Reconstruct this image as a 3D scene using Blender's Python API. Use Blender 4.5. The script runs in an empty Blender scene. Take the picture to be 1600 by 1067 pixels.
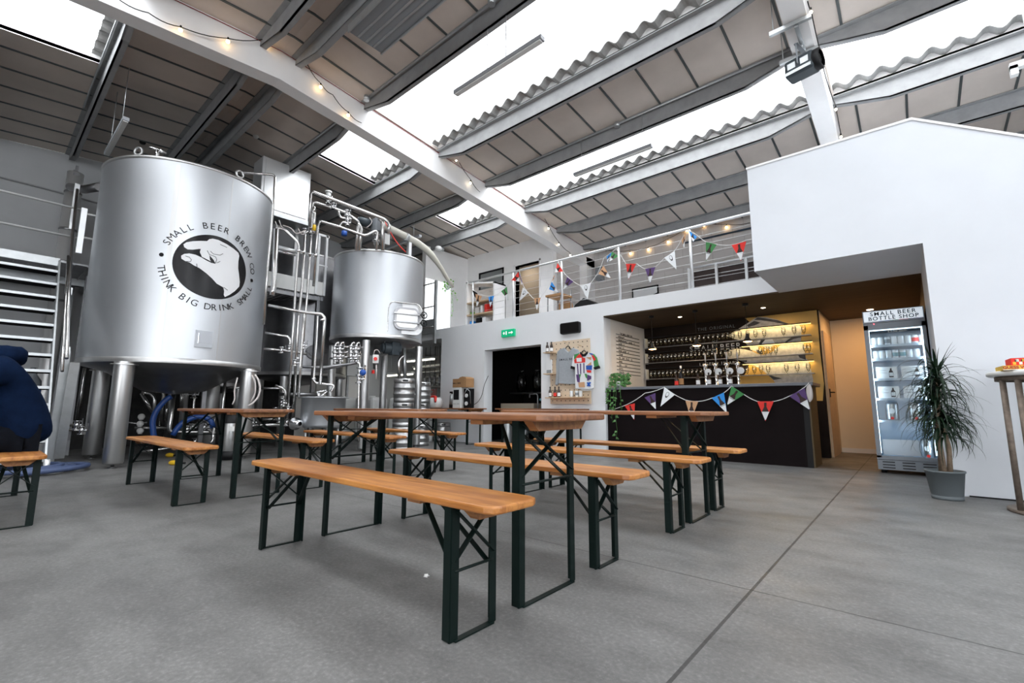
import bpy, bmesh, math, random
from mathutils import Vector, Matrix, geometry
from mathutils import noise as mnoise
SC = bpy.context.scene
COL = SC.collection
PI = math.pi
# ------------------------------------------------------------------ camera
F_PX, CAM_H = 723.4, 0.80
PITCH, YAW, ROLL = math.radians(8.0385), math.radians(40.732), math.radians(0.193)
cp, sp, cy, sy = math.cos(PITCH), math.sin(PITCH), math.cos(YAW), math.sin(YAW)
FW = Vector((-sy*cp, cy*cp, sp)); R0 = Vector((cy, sy, 0)); U0 = R0.cross(FW)
RT = math.cos(ROLL)*R0 + math.sin(ROLL)*U0
UP = -math.sin(ROLL)*R0 + math.cos(ROLL)*U0
camd = bpy.data.cameras.new('camera'); cam = bpy.data.objects.new('camera', camd); COL.objects.link(cam)
camd.sensor_width = 36.0; camd.lens = F_PX/1600*36.0; camd.clip_start = 0.02; camd.clip_end = 200
cam.matrix_world = Matrix(((RT.x, UP.x, -FW.x, 0), (RT.y, UP.y, -FW.y, 0), (RT.z, UP.z, -FW.z, CAM_H), (0, 0, 0, 1)))
SC.camera = cam
# ------------------------------------------------------------------ daylight, exposure
SKY = 7.8
w = bpy.data.worlds.new('overcast_sky'); SC.world = w; w.use_nodes = True
bgn = w.node_tree.nodes['Background']; bgn.inputs[0].default_value = (0.95, 0.975, 1.0, 1); bgn.inputs[1].default_value = SKY
SC.view_settings.view_transform = 'Standard'; SC.view_settings.look = 'None'
SC.view_settings.exposure = 0.0; SC.view_settings.gamma = 1.0; SC.view_settings.use_curve_mapping = False
try:
    SC.cycles.use_denoising = True
    SC.cycles.denoiser = 'OPENIMAGEDENOISE'
    SC.cycles.max_bounces = 9; SC.cycles.diffuse_bounces = 5; SC.cycles.glossy_bounces = 4
    SC.cycles.transmission_bounces = 6; SC.cycles.transparent_max_bounces = 10
    SC.cycles.sample_clamp_indirect = 6.0
    SC.cycles.caustics_reflective = False; SC.cycles.caustics_refractive = False
except Exception: pass
# roof planes and the rooflight strips (y ranges in metres)
RY = 2.3                      # ridge
def roof_z(y): return 5.893-.0914*y if y >= RY else 5.683-.0914*(RY-y)
STRIPS_FAR = [(3.62, 5.10), (6.38, 7.60)]
STRIPS_NEAR = [(-0.50, 0.72), (-3.3, -2.1)]  # the second strip is unseen and added for more daylight
BEAM_L = (-6.42, -6.20); BEAM_R = (-0.72, -0.50); BEAM_Q = (5.2, 5.42)
XL, XR, YB, YF = -11.8, 8.0, 10.6, -7.5
BAYS = [(-8.2, BEAM_L[0]), (BEAM_L[1], BEAM_R[0]), (BEAM_R[1], BEAM_Q[0]), (BEAM_Q[1], XR-.6)]
def portal(name, loc, rot, sx, sy_):
    l = bpy.data.lights.new(name, 'AREA'); l.shape = 'RECTANGLE'; l.size = sx; l.size_y = sy_
    l.cycles.is_portal = True
    o = bpy.data.objects.new(name, l); o.location = loc; o.rotation_euler = rot; COL.objects.link(o)
for (x0, x1) in BAYS:
    for (y0, y1) in STRIPS_FAR+STRIPS_NEAR:
        ym = (y0+y1)/2
        portal('rooflight_portal', ((x0+x1)/2, ym, roof_z(ym)+.30), (0, 0, 0), x1-x0, y1-y0)
DOOR_X, DOOR_H = (-1.2, 5.4), 3.6          # loading door behind the camera
portal('loading_door_portal', ((DOOR_X[0]+DOOR_X[1])/2, YF-.02, DOOR_H/2), (PI/2, 0, 0), DOOR_X[1]-DOOR_X[0], DOOR_H)

FILL_WIN_Y, FILL_WIN_Z = (-6.0, 4.6), (2.2, 4.6)          # unseen glazing added to the right-hand wall to brighten ceiling and vessels
portal('added_glazing_portal', (XR+.02, (FILL_WIN_Y[0]+FILL_WIN_Y[1])/2, (FILL_WIN_Z[0]+FILL_WIN_Z[1])/2), (PI/2, 0, PI/2), FILL_WIN_Y[1]-FILL_WIN_Y[0], FILL_WIN_Z[1]-FILL_WIN_Z[0])

# ------------------------------------------------------------------ pixel -> place helpers (a traced point gets its own distance)
CAMV = Vector((0, 0, CAM_H))
def ray(x, y): return RT*((x-800)/F_PX) - UP*((y-533.5)/F_PX) + FW
def aY(x, y, Y): d = ray(x, y); return CAMV + d*(Y/d.y)
def aX(x, y, X): d = ray(x, y); return CAMV + d*(X/d.x)
def aZ(x, y, Z=0.0): d = ray(x, y); return CAMV + d*((Z-CAM_H)/d.z)
def aD(x, y, D): d = ray(x, y); return CAMV + d*(D/math.hypot(d.x, d.y))
def aCyl(x, y, c, r):
    d = ray(x, y); a = d.x**2+d.y**2; b = -2*(d.x*c[0]+d.y*c[1]); k = c[0]**2+c[1]**2-r*r
    t = (-b-math.sqrt(max(0, b*b-4*a*k)))/(2*a); return CAMV + d*t

# ------------------------------------------------------------------ materials
M = {}
def mat(name, col, rough=.6, metal=0.0, var=0.0, vscale=6.0, bump=0.0, bscale=60.0, emis=None, estr=0.0, trans=0.0, alpha=1.0, spec=.5, stretch=(1, 1, 1), rvar=0.0, sheen=0.0, coat=0.0):
    m = bpy.data.materials.new(name); m.use_nodes = True; nt = m.node_tree; b = nt.nodes['Principled BSDF']
    b.inputs['Base Color'].default_value = (*col, 1); b.inputs['Roughness'].default_value = rough; b.inputs['Metallic'].default_value = metal
    b.inputs['Specular IOR Level'].default_value = spec
    if coat: b.inputs['Coat Weight'].default_value = coat
    if trans: b.inputs['Transmission Weight'].default_value = trans
    if alpha < 1: b.inputs['Alpha'].default_value = alpha
    if sheen: b.inputs['Sheen Weight'].default_value = sheen
    if emis: b.inputs['Emission Color'].default_value = (*emis, 1); b.inputs['Emission Strength'].default_value = estr
    tc = None
    def coord(sc):
        nonlocal tc
        if tc is None: tc = nt.nodes.new('ShaderNodeTexCoord')
        mp = nt.nodes.new('ShaderNodeMapping'); mp.inputs['Scale'].default_value = [sc*s for s in stretch]
        nt.links.new(tc.outputs['Object'], mp.inputs['Vector']); return mp.outputs['Vector']
    if var or rvar:
        n = nt.nodes.new('ShaderNodeTexNoise'); n.inputs['Scale'].default_value = 1; n.inputs['Detail'].default_value = 5; n.inputs['Roughness'].default_value = .6
        nt.links.new(coord(vscale), n.inputs['Vector'])
        if var:
            mr = nt.nodes.new('ShaderNodeMapRange'); mr.inputs[1].default_value = .3; mr.inputs[2].default_value = .7
            mr.inputs[3].default_value = 1-var; mr.inputs[4].default_value = 1+var
            nt.links.new(n.outputs[0], mr.inputs[0])
            mx = nt.nodes.new('ShaderNodeVectorMath'); mx.operation = 'SCALE'; mx.inputs[0].default_value = col
            nt.links.new(mr.outputs[0], mx.inputs['Scale']); nt.links.new(mx.outputs[0], b.inputs['Base Color'])
        if rvar:
            m2 = nt.nodes.new('ShaderNodeMapRange'); m2.inputs[1].default_value = .3; m2.inputs[2].default_value = .7
            m2.inputs[3].default_value = max(0.02, rough-rvar); m2.inputs[4].default_value = rough+rvar
            nt.links.new(n.outputs[0], m2.inputs[0]); nt.links.new(m2.outputs[0], b.inputs['Roughness'])
    if bump:
        n2 = nt.nodes.new('ShaderNodeTexNoise'); n2.inputs['Scale'].default_value = 1; n2.inputs['Detail'].default_value = 4
        nt.links.new(coord(bscale), n2.inputs['Vector'])
        bp = nt.nodes.new('ShaderNodeBump'); bp.inputs['Strength'].default_value = bump; bp.inputs['Distance'].default_value = .01
        nt.links.new(n2.outputs[0], bp.inputs['Height']); nt.links.new(bp.outputs[0], b.inputs['Normal'])
    M[name] = m; return m
mat('daylight_panel', (.9, .92, .93), .6, emis=(.95, .98, 1), estr=.85)  # own emission stands in for daylight behind the ribbed panel
mat('flue_steel', (.80, .80, .80), .30, .55)
mat('painted_shade', (.035, .034, .034), .8, var=.3, spec=.2)  # deep shade behind the vessels, put in as a near-black colour
mat('white_paint', (.725, .755, .80), .75, var=.03, vscale=1.5)
mat('warm_white', (.82, .80, .77), .75, var=.03, vscale=1.5)
mat('office_pane', (.20, .21, .21), .15)
mat('beam_white', (.88, .87, .865), .55, var=.04, vscale=2)
mat('grey_wall', (.50, .51, .52), .8, var=.06, vscale=1.2)
mat('ceiling_board', (.68, .605, .545), .7, var=.10, vscale=1.1)
mat('ceiling_strip', (.07, .08, .08), .5)
mat('purlin', (.32, .325, .33), .6, spec=.3, var=.12, vscale=5)
mat('galv', (.55, .57, .58), .4, .8, var=.08, vscale=8)
mat('fibre_cement', (.42, .42, .41), .9, var=.15, vscale=10)
mat('black', (.010, .010, .011), .5, spec=.25)
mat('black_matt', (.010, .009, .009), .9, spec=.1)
mat('bar_front', (.0075, .0045, .005), .7, spec=.12, var=.15, vscale=4)
mat('bar_wall', (.014, .009, .007), .7, spec=.12, var=.2, vscale=3)
mat('counter_grey', (.16, .17, .19), .35, var=.05)
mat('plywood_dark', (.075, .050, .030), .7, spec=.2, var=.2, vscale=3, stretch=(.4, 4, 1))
mat('gold_dark', (.13, .088, .038), .55, var=.1)
mat('gold', (.55, .33, .08), .45, .15, var=.08, vscale=3)
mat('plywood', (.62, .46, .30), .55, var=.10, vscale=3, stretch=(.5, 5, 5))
mat('peg_ply', (.74, .60, .45), .6, var=.05, vscale=5, stretch=(.5, 1, 5))
mat('leg_green', (.0028, .0085, .0072), .45, 0, spec=.2)
mat('mezzanine_white', (.82, .84, .865), .75, var=.02, vscale=1.5)
mat('cream_wall', (.78, .66, .48), .75, var=.03, vscale=1.5)
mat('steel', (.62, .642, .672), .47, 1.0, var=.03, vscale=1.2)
mat('steel_brushed', (.62, .62, .62), .40, 1.0, var=.08, vscale=5, stretch=(1, 1, .08), rvar=.08)
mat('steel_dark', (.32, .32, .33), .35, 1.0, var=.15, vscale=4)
mat('steel_pipe', (.60, .59, .58), .22, 1.0)
mat('steel_white', (.80, .81, .82), .38, .6)
mat('chrome', (.75, .75, .76), .12, 1.0)
mat('keg_steel', (.46, .46, .46), .38, 1.0, var=.1, vscale=10, rvar=.1)
mat('rust_steel', (.20, .16, .13), .55, .6, var=.3, vscale=20)
mat('plant_green', (.008, .024, .010), .45, spec=.3, var=.45, vscale=14)
mat('vine_green', (.045, .15, .025), .45, var=.4, vscale=12)
mat('bright_green', (.16, .42, .05), .45, var=.3, vscale=12)
mat('trunk', (.22, .16, .11), .8, var=.3, vscale=25)
mat('soil', (.03, .02, .015), .95, var=.3, vscale=60)
mat('pot_grey', (.12, .14, .15), .6)
mat('navy', (.0045, .011, .032), 1.0, var=.25, vscale=12, bump=.5, bscale=40, spec=.05)
mat('trousers', (.006, .007, .010), .95, spec=.05, var=.2, vscale=20, bump=.3, bscale=50)
mat('skin', (.55, .33, .24), .5)
mat('hair', (.02, .012, .008), .8, spec=.2)
mat('hose_blue', (.015, .06, .24), .4)
mat('hose_slate', (.07, .10, .20), .5)
mat('hose_clear', (.65, .60, .58), .3)
mat('hose_ivory', (.72, .70, .62), .45)
mat('red', (.65, .02, .015), .4)
mat('bright_red', (.80, .04, .03), .5)
mat('yellow', (.80, .50, .02), .45)
mat('blue', (.02, .10, .45), .4)
mat('flag_blue', (.03, .28, .75), .8)
mat('flag_orange', (.62, .36, .20), .8)
mat('flag_green', (.06, .26, .08), .8)
mat('flag_red', (.78, .04, .03), .8)
mat('flag_purple', (.10, .05, .17), .8)
mat('flag_white', (.82, .84, .86), .8)
mat('flag_bottle', (.035, .015, .012), .7)
mat('string_white', (.75, .75, .74), .8)
mat('cable_black', (.012, .012, .012), .6)
mat('plastic_white', (.78, .79, .78), .4)
mat('plastic_grey', (.25, .27, .29), .5)
mat('motor_grey', (.045, .058, .068), .5, spec=.3)
mat('card', (.40, .22, .10), .85, var=.08, vscale=8)
mat('card_white', (.80, .81, .82), .7)
mat('text_dark', (.012, .012, .014), .7, spec=.2)
mat('text_grey', (.10, .11, .12), .6)
mat('text_white', (.72, .70, .66), .6)
mat('text_red', (.45, .03, .02), .6)
mat('black_gloss', (.010, .010, .012), .22, spec=.35)
mat('logo_white', (.83, .84, .86), .5)
mat('sweat_grey', (.36, .39, .42), .9, var=.06, vscale=30, bump=.3, bscale=30)
mat('sign_green', (.0, .30, .14), .4, emis=(.0, .5, .22), estr=.5)
mat('sign_white', (.85, .88, .86), .4, emis=(.9, 1, .95), estr=.5)
mat('bottle_brown', (.03, .012, .006), .12, coat=.4)
mat('can_white', (.75, .78, .80), .35, .2, var=.15, vscale=40)
mat('mural_grey', (.24, .23, .24), .6, var=.35, vscale=16)
mat('mural_dark', (.05, .05, .055), .6, var=.4, vscale=14)
mat('mural_light', (.48, .46, .44), .6, var=.25, vscale=18)
mat('fridge_grey', (.20, .22, .25), .4, .3)
mat('fridge_white', (.55, .66, .78), .4)
mat('cable_red', (.22, .015, .012), .5)
mat('pipe_teal', (.03, .07, .12), .5)
mat('lamp_off', (.30, .31, .33), .5)
mat('lamp_black', (.02, .018, .016), .4)
mat('bulb_glow', (1, .8, .5), .4, emis=(1, .62, .25), estr=16)
mat('bulb_white', (1, .8, .5), .4, emis=(1, .85, .62), estr=10)
mat('led_warm', (1, .8, .4), .4, emis=(1, .66, .22), estr=3)
mat('led_cool', (.9, .95, 1), .4, emis=(.70, .86, 1), estr=3)
mat('tube_glow', (1, 1, .9), .4, emis=(1, .96, .80), estr=4)
mat('pendant_glow', (1, .7, .4), .4, emis=(1, .50, .18), estr=24)
mat('sign_light', (.85, .9, .95), .4, emis=(.80, .90, 1), estr=.55)
mat('red_lamp', (1, .1, .1), .4, emis=(1, .05, .08), estr=12)
mat('paper', (.8, .8, .78), .8)
mat('sky_tub', (.02, .05, .16), .5)
mat('tub_lid', (.10, .30, .36), .5)
mat('brown_door', (.045, .028, .026), .6, var=.1)
mat('cup_white', (.75, .74, .72), .4)
mat('tan_panel', (.42, .36, .28), .7)
def glassmat(name, tint, fac):
    m = bpy.data.materials.new(name); m.use_nodes = True; nt = m.node_tree; nt.nodes.clear()
    o = nt.nodes.new('ShaderNodeOutputMaterial'); mx = nt.nodes.new('ShaderNodeMixShader'); t = nt.nodes.new('ShaderNodeBsdfTransparent'); g = nt.nodes.new('ShaderNodeBsdfGlossy')
    fr = nt.nodes.new('ShaderNodeFresnel'); fr.inputs[0].default_value = 1.45
    ma = nt.nodes.new('ShaderNodeMath'); ma.operation = 'MULTIPLY'; ma.inputs[1].default_value = fac; nt.links.new(fr.outputs[0], ma.inputs[0])
    t.inputs[0].default_value = (*tint, 1); g.inputs['Roughness'].default_value = .04
    nt.links.new(ma.outputs[0], mx.inputs[0]); nt.links.new(t.outputs[0], mx.inputs[1]); nt.links.new(g.outputs[0], mx.inputs[2]); nt.links.new(mx.outputs[0], o.inputs[0])
    M[name] = m
glassmat('clear_glass', (.93, .95, .95), .3)
glassmat('beer_glass', (.86, .87, .86), 1.6)
glassmat('window_dark', (.45, .47, .48), 1.2)
glassmat('skylight_pane', (.96, .97, .98), .5)

def floor_material():
    m = bpy.data.materials.new('concrete'); m.use_nodes = True; nt = m.node_tree; N = nt.nodes; L = nt.links; b = N['Principled BSDF']
    tc = N.new('ShaderNodeTexCoord')
    def noise(s, det, stretch=(1, 1, 1)):
        mp = N.new('ShaderNodeMapping'); mp.inputs['Scale'].default_value = stretch; L.new(tc.outputs['Object'], mp.inputs[0])
        n = N.new('ShaderNodeTexNoise'); n.inputs['Scale'].default_value = s; n.inputs['Detail'].default_value = det; n.inputs['Roughness'].default_value = .62; L.new(mp.outputs[0], n.inputs['Vector']); return n.outputs[0]
    def ramp(inp, stops):
        r = N.new('ShaderNodeValToRGB'); L.new(inp, r.inputs[0]); e = r.color_ramp.elements
        e[0].position = stops[0][0]; e[0].color = (*[stops[0][1]]*3, 1); e[1].position = stops[-1][0]; e[1].color = (*[stops[-1][1]]*3, 1)
        for p, v in stops[1:-1]:
            q = e.new(p); q.color = (v, v, v, 1)
        return r.outputs[0]
    def mul(a, bb):
        x = N.new('ShaderNodeMix'); x.data_type = 'RGBA'; x.blend_type = 'MULTIPLY'; x.inputs[0].default_value = 1; L.new(a, x.inputs[6]); L.new(bb, x.inputs[7]); return x.outputs[2]
    c = ramp(noise(.55, 6), [(.32, .66), (.68, 1.14)])
    c = mul(c, ramp(noise(2.4, 8, (1, 1.7, 1)), [(.30, .72), (.5, 1.0), (.72, 1.16)]))
    c = mul(c, ramp(noise(60, 3), [(.25, .74), (.55, 1.0), (.75, 1.38)]))
    vn = N.new('ShaderNodeTexVoronoi'); vn.inputs['Scale'].default_value = 95; L.new(tc.outputs['Object'], vn.inputs['Vector'])
    c = mul(c, ramp(vn.outputs['Distance'], [(.06, 1.8), (.13, 1.0)]))
    c = mul(c, ramp(noise(1.1, 10), [(.60, 1.0), (.66, .84), (.72, .95)]))
    base = N.new('ShaderNodeRGB'); base.outputs[0].default_value = (.166, .164, .160, 1)
    c = mul(base.outputs[0], c)
    # saw-cut joints
    sx = N.new('ShaderNodeSeparateXYZ'); L.new(tc.outputs['Object'], sx.inputs[0])
    def line(sock, pos, wd):
        s = N.new('ShaderNodeMath'); s.operation = 'SUBTRACT'; L.new(sock, s.inputs[0]); s.inputs[1].default_value = pos
        a = N.new('ShaderNodeMath'); a.operation = 'ABSOLUTE'; L.new(s.outputs[0], a.inputs[0])
        r = N.new('ShaderNodeMath'); r.operation = 'GREATER_THAN'; L.new(a.outputs[0], r.inputs[0]); r.inputs[1].default_value = wd
        mm = N.new('ShaderNodeMapRange'); L.new(r.outputs[0], mm.inputs[0]); mm.inputs[3].default_value = .30; mm.inputs[4].default_value = 1; return mm.outputs[0]
    JX = aZ(1212, 880).x; JY = aZ(840, 843).y
    for sk, p, wd in ((sx.outputs[0], JX, .0065), (sx.outputs[1], JY, .0042), (sx.outputs[0], JX-6.0, .003), (sx.outputs[1], JY+4.9, .003)):
        c = mul(c, line(sk, p, wd))
    L.new(c, b.inputs['Base Color'])
    rr = ramp(noise(1.8, 6), [(.3, .38), (.7, .62)]); L.new(rr, b.inputs['Roughness']); b.inputs['Specular IOR Level'].default_value = .4
    bp = N.new('ShaderNodeBump'); bp.inputs['Strength'].default_value = .12; bp.inputs['Distance'].default_value = .01; L.new(noise(45, 5), bp.inputs['Height']); L.new(bp.outputs[0], b.inputs['Normal'])
    M['concrete'] = m
floor_material()
def wood_material(name, base, dark, rough=.42):
    m = bpy.data.materials.new(name); m.use_nodes = True; nt = m.node_tree; N = nt.nodes; L = nt.links; b = N['Principled BSDF']
    tc = N.new('ShaderNodeTexCoord'); oi = N.new('ShaderNodeObjectInfo')
    ad = N.new('ShaderNodeVectorMath'); ad.operation = 'ADD'; L.new(tc.outputs['Object'], ad.inputs[0])
    sc = N.new('ShaderNodeMath'); sc.operation = 'MULTIPLY'; sc.inputs[1].default_value = 17; L.new(oi.outputs['Random'], sc.inputs[0]); L.new(sc.outputs[0], ad.inputs[1])
    mp = N.new('ShaderNodeMapping'); mp.inputs['Scale'].default_value = (1.1, 16, 10); L.new(ad.outputs[0], mp.inputs[0])
    n = N.new('ShaderNodeTexNoise'); n.inputs['Scale'].default_value = 2.2; n.inputs['Detail'].default_value = 8; n.inputs['Distortion'].default_value = .6; L.new(mp.outputs[0], n.inputs['Vector'])
    r = N.new('ShaderNodeValToRGB'); e = r.color_ramp.elements; e[0].position = .36; e[0].color = (*dark, 1); e[1].position = .60; e[1].color = (*base, 1); L.new(n.outputs[0], r.inputs[0])
    n3 = N.new('ShaderNodeTexNoise'); n3.inputs['Scale'].default_value = 2.5; n3.inputs['Detail'].default_value = 6; L.new(ad.outputs[0], n3.inputs['Vector'])
    r3 = N.new('ShaderNodeValToRGB'); e3 = r3.color_ramp.elements; e3[0].position = .35; e3[0].color = (.72, .66, .62, 1); e3[1].position = .55; e3[1].color = (1, 1, 1, 1); L.new(n3.outputs[0], r3.inputs[0])
    mx = N.new('ShaderNodeMix'); mx.data_type = 'RGBA'; mx.blend_type = 'MULTIPLY'; mx.inputs[0].default_value = 1; L.new(r.outputs[0], mx.inputs[6]); L.new(r3.outputs[0], mx.inputs[7])
    # worn dark knots / scuffs
    v = N.new('ShaderNodeTexVoronoi'); v.inputs['Scale'].default_value = 3.3; L.new(ad.outputs[0], v.inputs['Vector'])
    rv = N.new('ShaderNodeValToRGB'); ev = rv.color_ramp.elements; ev[0].position = .035; ev[0].color = (.35, .22, .15, 1); ev[1].position = .06; ev[1].color = (1, 1, 1, 1); L.new(v.outputs['Distance'], rv.inputs[0])
    m2 = N.new('ShaderNodeMix'); m2.data_type = 'RGBA'; m2.blend_type = 'MULTIPLY'; m2.inputs[0].default_value = 1; L.new(mx.outputs[2], m2.inputs[6]); L.new(rv.outputs[0], m2.inputs[7])
    L.new(m2.outputs[2], b.inputs['Base Color']); b.inputs['Roughness'].default_value = rough; b.inputs['Coat Weight'].default_value = .15; b.inputs['Coat Roughness'].default_value = .3
    bp = N.new('ShaderNodeBump'); bp.inputs['Strength'].default_value = .15; bp.inputs['Distance'].default_value = .004; L.new(n.outputs[0], bp.inputs['Height']); L.new(bp.outputs[0], b.inputs['Normal'])
    M[name] = m
wood_material('bench_wood', (.55, .235, .058), (.34, .118, .026))
wood_material('table_wood', (.30, .125, .050), (.17, .07, .032), .5)
wood_material('batten_wood', (.40, .185, .065), (.27, .11, .04), .6)
def brick_material():
    m = bpy.data.materials.new('painted_brick'); m.use_nodes = True; nt = m.node_tree; N = nt.nodes; L = nt.links; b = N['Principled BSDF']
    tc = N.new('ShaderNodeTexCoord'); mp = N.new('ShaderNodeMapping'); mp.inputs['Rotation'].default_value = (PI/2, 0, 0); L.new(tc.outputs['Object'], mp.inputs[0])
    br = N.new('ShaderNodeTexBrick'); br.inputs['Scale'].default_value = 1; br.inputs['Brick Width'].default_value = .45; br.inputs['Row Height'].default_value = .225; br.inputs['Mortar Size'].default_value = .008
    br.inputs['Color1'].default_value = (.60, .57, .55, 1); br.inputs['Color2'].default_value = (.64, .61, .59, 1); br.inputs['Mortar'].default_value = (.52, .49, .47, 1)
    L.new(mp.outputs[0], br.inputs[0]); L.new(br.outputs[0], b.inputs['Base Color']); b.inputs['Roughness'].default_value = .85; M['painted_brick'] = m
brick_material()
# ------------------------------------------------------------------ mesh builder
class MB:
    def __init__(s): s.v = []; s.f = []; s.m = []; s.sm = []
    def add(s, verts, faces, mi=0, smooth=False):
        o = len(s.v); s.v += [tuple(q) for q in verts]
        for f in faces: s.f.append([i+o for i in f]); s.m.append(mi); s.sm.append(smooth)
        return s
    def box(s, x0, x1, y0, y1, z0, z1, mi=0):
        v = [(x, y, z) for z in (z0, z1) for y in (y0, y1) for x in (x0, x1)]
        return s.add(v, [(0, 2, 3, 1), (4, 5, 7, 6), (0, 1, 5, 4), (2, 6, 7, 3), (0, 4, 6, 2), (1, 3, 7, 5)], mi)
    def obox(s, c, ax, ay, az, mi=0):          # oriented box: centre and three half-axis vectors
        c = Vector(c); ax, ay, az = Vector(ax), Vector(ay), Vector(az)
        v = [c+ax*i+ay*j+az*k for k in (-1, 1) for j in (-1, 1) for i in (-1, 1)]
        return s.add(v, [(0, 2, 3, 1), (4, 5, 7, 6), (0, 1, 5, 4), (2, 6, 7, 3), (0, 4, 6, 2), (1, 3, 7, 5)], mi)
    def bar(s, p, q, w, t, mi=0, side=None):   # flat or square bar from p to q
        p, q = Vector(p), Vector(q); d = (q-p)
        if d.length < 1e-6: return s
        dn = d.normalized(); sd = Vector(side) if side else (Vector((0, 0, 1)) if abs(dn.z) < .9 else Vector((1, 0, 0)))
        a = dn.cross(sd).normalized(); b = dn.cross(a).normalized()
        return s.obox((p+q)/2, d/2, a*(t/2), b*(w/2), mi)
    def ring(s, c, u, v, r, n): return [c+u*(math.cos(2*PI*i/n)*r)+v*(math.sin(2*PI*i/n)*r) for i in range(n)]
    def tube(s, pts, r, n=10, mi=0, cap=True, fillet=0.0, closed=False):
        P = [Vector(p) for p in pts]
        if fillet > 0 and len(P) > 2:
            Q = [P[0]]
            for i in range(1, len(P)-1):
                a, b, c = P[i-1], P[i], P[i+1]; l1 = (a-b).length; l2 = (c-b).length; f = min(fillet, l1*.45, l2*.45)
                A = b+(a-b).normalized()*f; B = b+(c-b).normalized()*f
                for k in range(5):
                    t = k/4; Q.append(A*(1-t)**2+b*2*t*(1-t)+B*t*t)
            Q.append(P[-1]); P = Q
        rs = r if isinstance(r, (list, tuple)) else [r]*len(P)
        if len(rs) != len(P): rs = [rs[0]+(rs[-1]-rs[0])*i/(len(P)-1) for i in range(len(P))]
        rings = []; prev = None
        for i, p in enumerate(P):
            if closed: d = P[(i+1) % len(P)]-P[i-1]
            else: d = (P[min(i+1, len(P)-1)]-P[max(i-1, 0)])
            if d.length < 1e-9: d = Vector((0, 0, 1))
            d.normalize()
            if prev is None: u = d.orthogonal().normalized()
            else:
                u = prev-d*prev.dot(d)
                u = u.normalized() if u.length > 1e-6 else d.orthogonal().normalized()
            prev = u; rings.append(s.ring(p, u, d.cross(u), rs[i], n))
        vs = [q for r_ in rings for q in r_]; fs = []
        m_ = len(P)
        for i in range(m_ if closed else m_-1):
            for j in range(n):
                a = i*n+j; b = i*n+(j+1) % n; c_ = ((i+1) % m_)*n+(j+1) % n; d_ = ((i+1) % m_)*n+j
                fs.append((a, b, c_, d_))
        s.add(vs, fs, mi, True)
        if cap and not closed:
            s.add(rings[0], [tuple(range(n))[::-1]], mi); s.add(rings[-1], [tuple(range(n))], mi)
        return s
    def cyl(s, p, q, r, n=20, mi=0): return s.tube([p, q], r, n, mi)
    def lathe(s, prof, c=(0, 0, 0), n=32, mi=0, axis='z', smooth=True):
        c = Vector(c); vs = []; fs = []
        for (r, z) in prof:
            for j in range(n):
                a = 2*PI*j/n
                if axis == 'z': vs.append(c+Vector((r*math.cos(a), r*math.sin(a), z)))
                elif axis == 'y': vs.append(c+Vector((r*math.cos(a), z, r*math.sin(a))))
                else: vs.append(c+Vector((z, r*math.cos(a), r*math.sin(a))))
        for i in range(len(prof)-1):
            for j in range(n): fs.append((i*n+j, i*n+(j+1) % n, (i+1)*n+(j+1) % n, (i+1)*n+j))
        return s.add(vs, fs, mi, smooth)
    def ball(s, c, r, n=12, m=8, mi=0, sz=1.0):
        pr = [(max(1e-4, r*math.sin(PI*i/m)), -r*sz*math.cos(PI*i/m)) for i in range(m+1)]
        return s.lathe(pr, c, n, mi)
    def prism(s, poly, o, u, v, h, mi=0, side_mi=None):   # polygon in the (u,v) plane, thickness vector h
        o, u, v, h = Vector(o), Vector(u), Vector(v), Vector(h)
        P = [o+u*a+v*b for a, b in poly]; n = len(P)
        tri = geometry.tessellate_polygon([[Vector((a, b, 0)) for a, b in poly]])
        s.add(P+[p+h for p in P], [tuple(t) for t in tri]+[tuple(i+n for i in t)[::-1] for t in tri], mi)
        return s.add(P+[p+h for p in P], [(i, (i+1) % n, (i+1) % n+n, i+n) for i in range(n)], mi if side_mi is None else side_mi)
    def flat(s, pts, mi=0):                                # a polygon through 3D points
        nrm = Vector((0, 0, 0)); P = [Vector(p) for p in pts]
        for i in range(len(P)): nrm += P[i].cross(P[(i+1) % len(P)])
        tri = geometry.tessellate_polygon([P]); return s.add(P, [tuple(t) for t in tri], mi)
    def build(s, name, mats, parent=None, loc=None, rz=0, bevel=0, fixn=True):
        me = bpy.data.meshes.new(name); me.from_pydata(s.v, [], s.f)
        mats = mats if isinstance(mats, (list, tuple)) else [mats]
        for q in mats: me.materials.append(M[q])
        for i, p in enumerate(me.polygons): p.material_index = min(s.m[i], len(mats)-1); p.use_smooth = s.sm[i]
        if fixn:
            bm = bmesh.new(); bm.from_mesh(me); bmesh.ops.remove_doubles(bm, verts=bm.verts, dist=1e-6); bmesh.ops.recalc_face_normals(bm, faces=bm.faces); bm.to_mesh(me); bm.free()
        me.update()
        o = bpy.data.objects.new(name, me); COL.objects.link(o)
        if parent: o.parent = parent
        if loc is not None: o.location = loc
        if rz: o.rotation_euler = (0, 0, rz)
        if bevel:
            b = o.modifiers.new('bevel', 'BEVEL'); b.width = bevel; b.segments = 2; b.limit_method = 'ANGLE'
        return o
def thing(name, label, cat, loc=(0, 0, 0), rz=0, group=None):
    o = bpy.data.objects.new(name, None); COL.objects.link(o); o.location = loc; o.rotation_euler = (0, 0, rz); o.empty_display_size = .1
    o['label'] = label; o['category'] = cat
    if group: o['group'] = group
    return o
def tag(o, label, cat, group=None, kind=None):
    o['label'] = label; o['category'] = cat
    if group: o['group'] = group
    if kind: o['kind'] = kind
    return o
def struct(mb, name, mats, label=None, parent=None, **k):
    o = mb.build(name, mats, parent, **k)
    if not parent:
        o['kind'] = 'structure'
        if label: o['label'] = label
    return o
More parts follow.
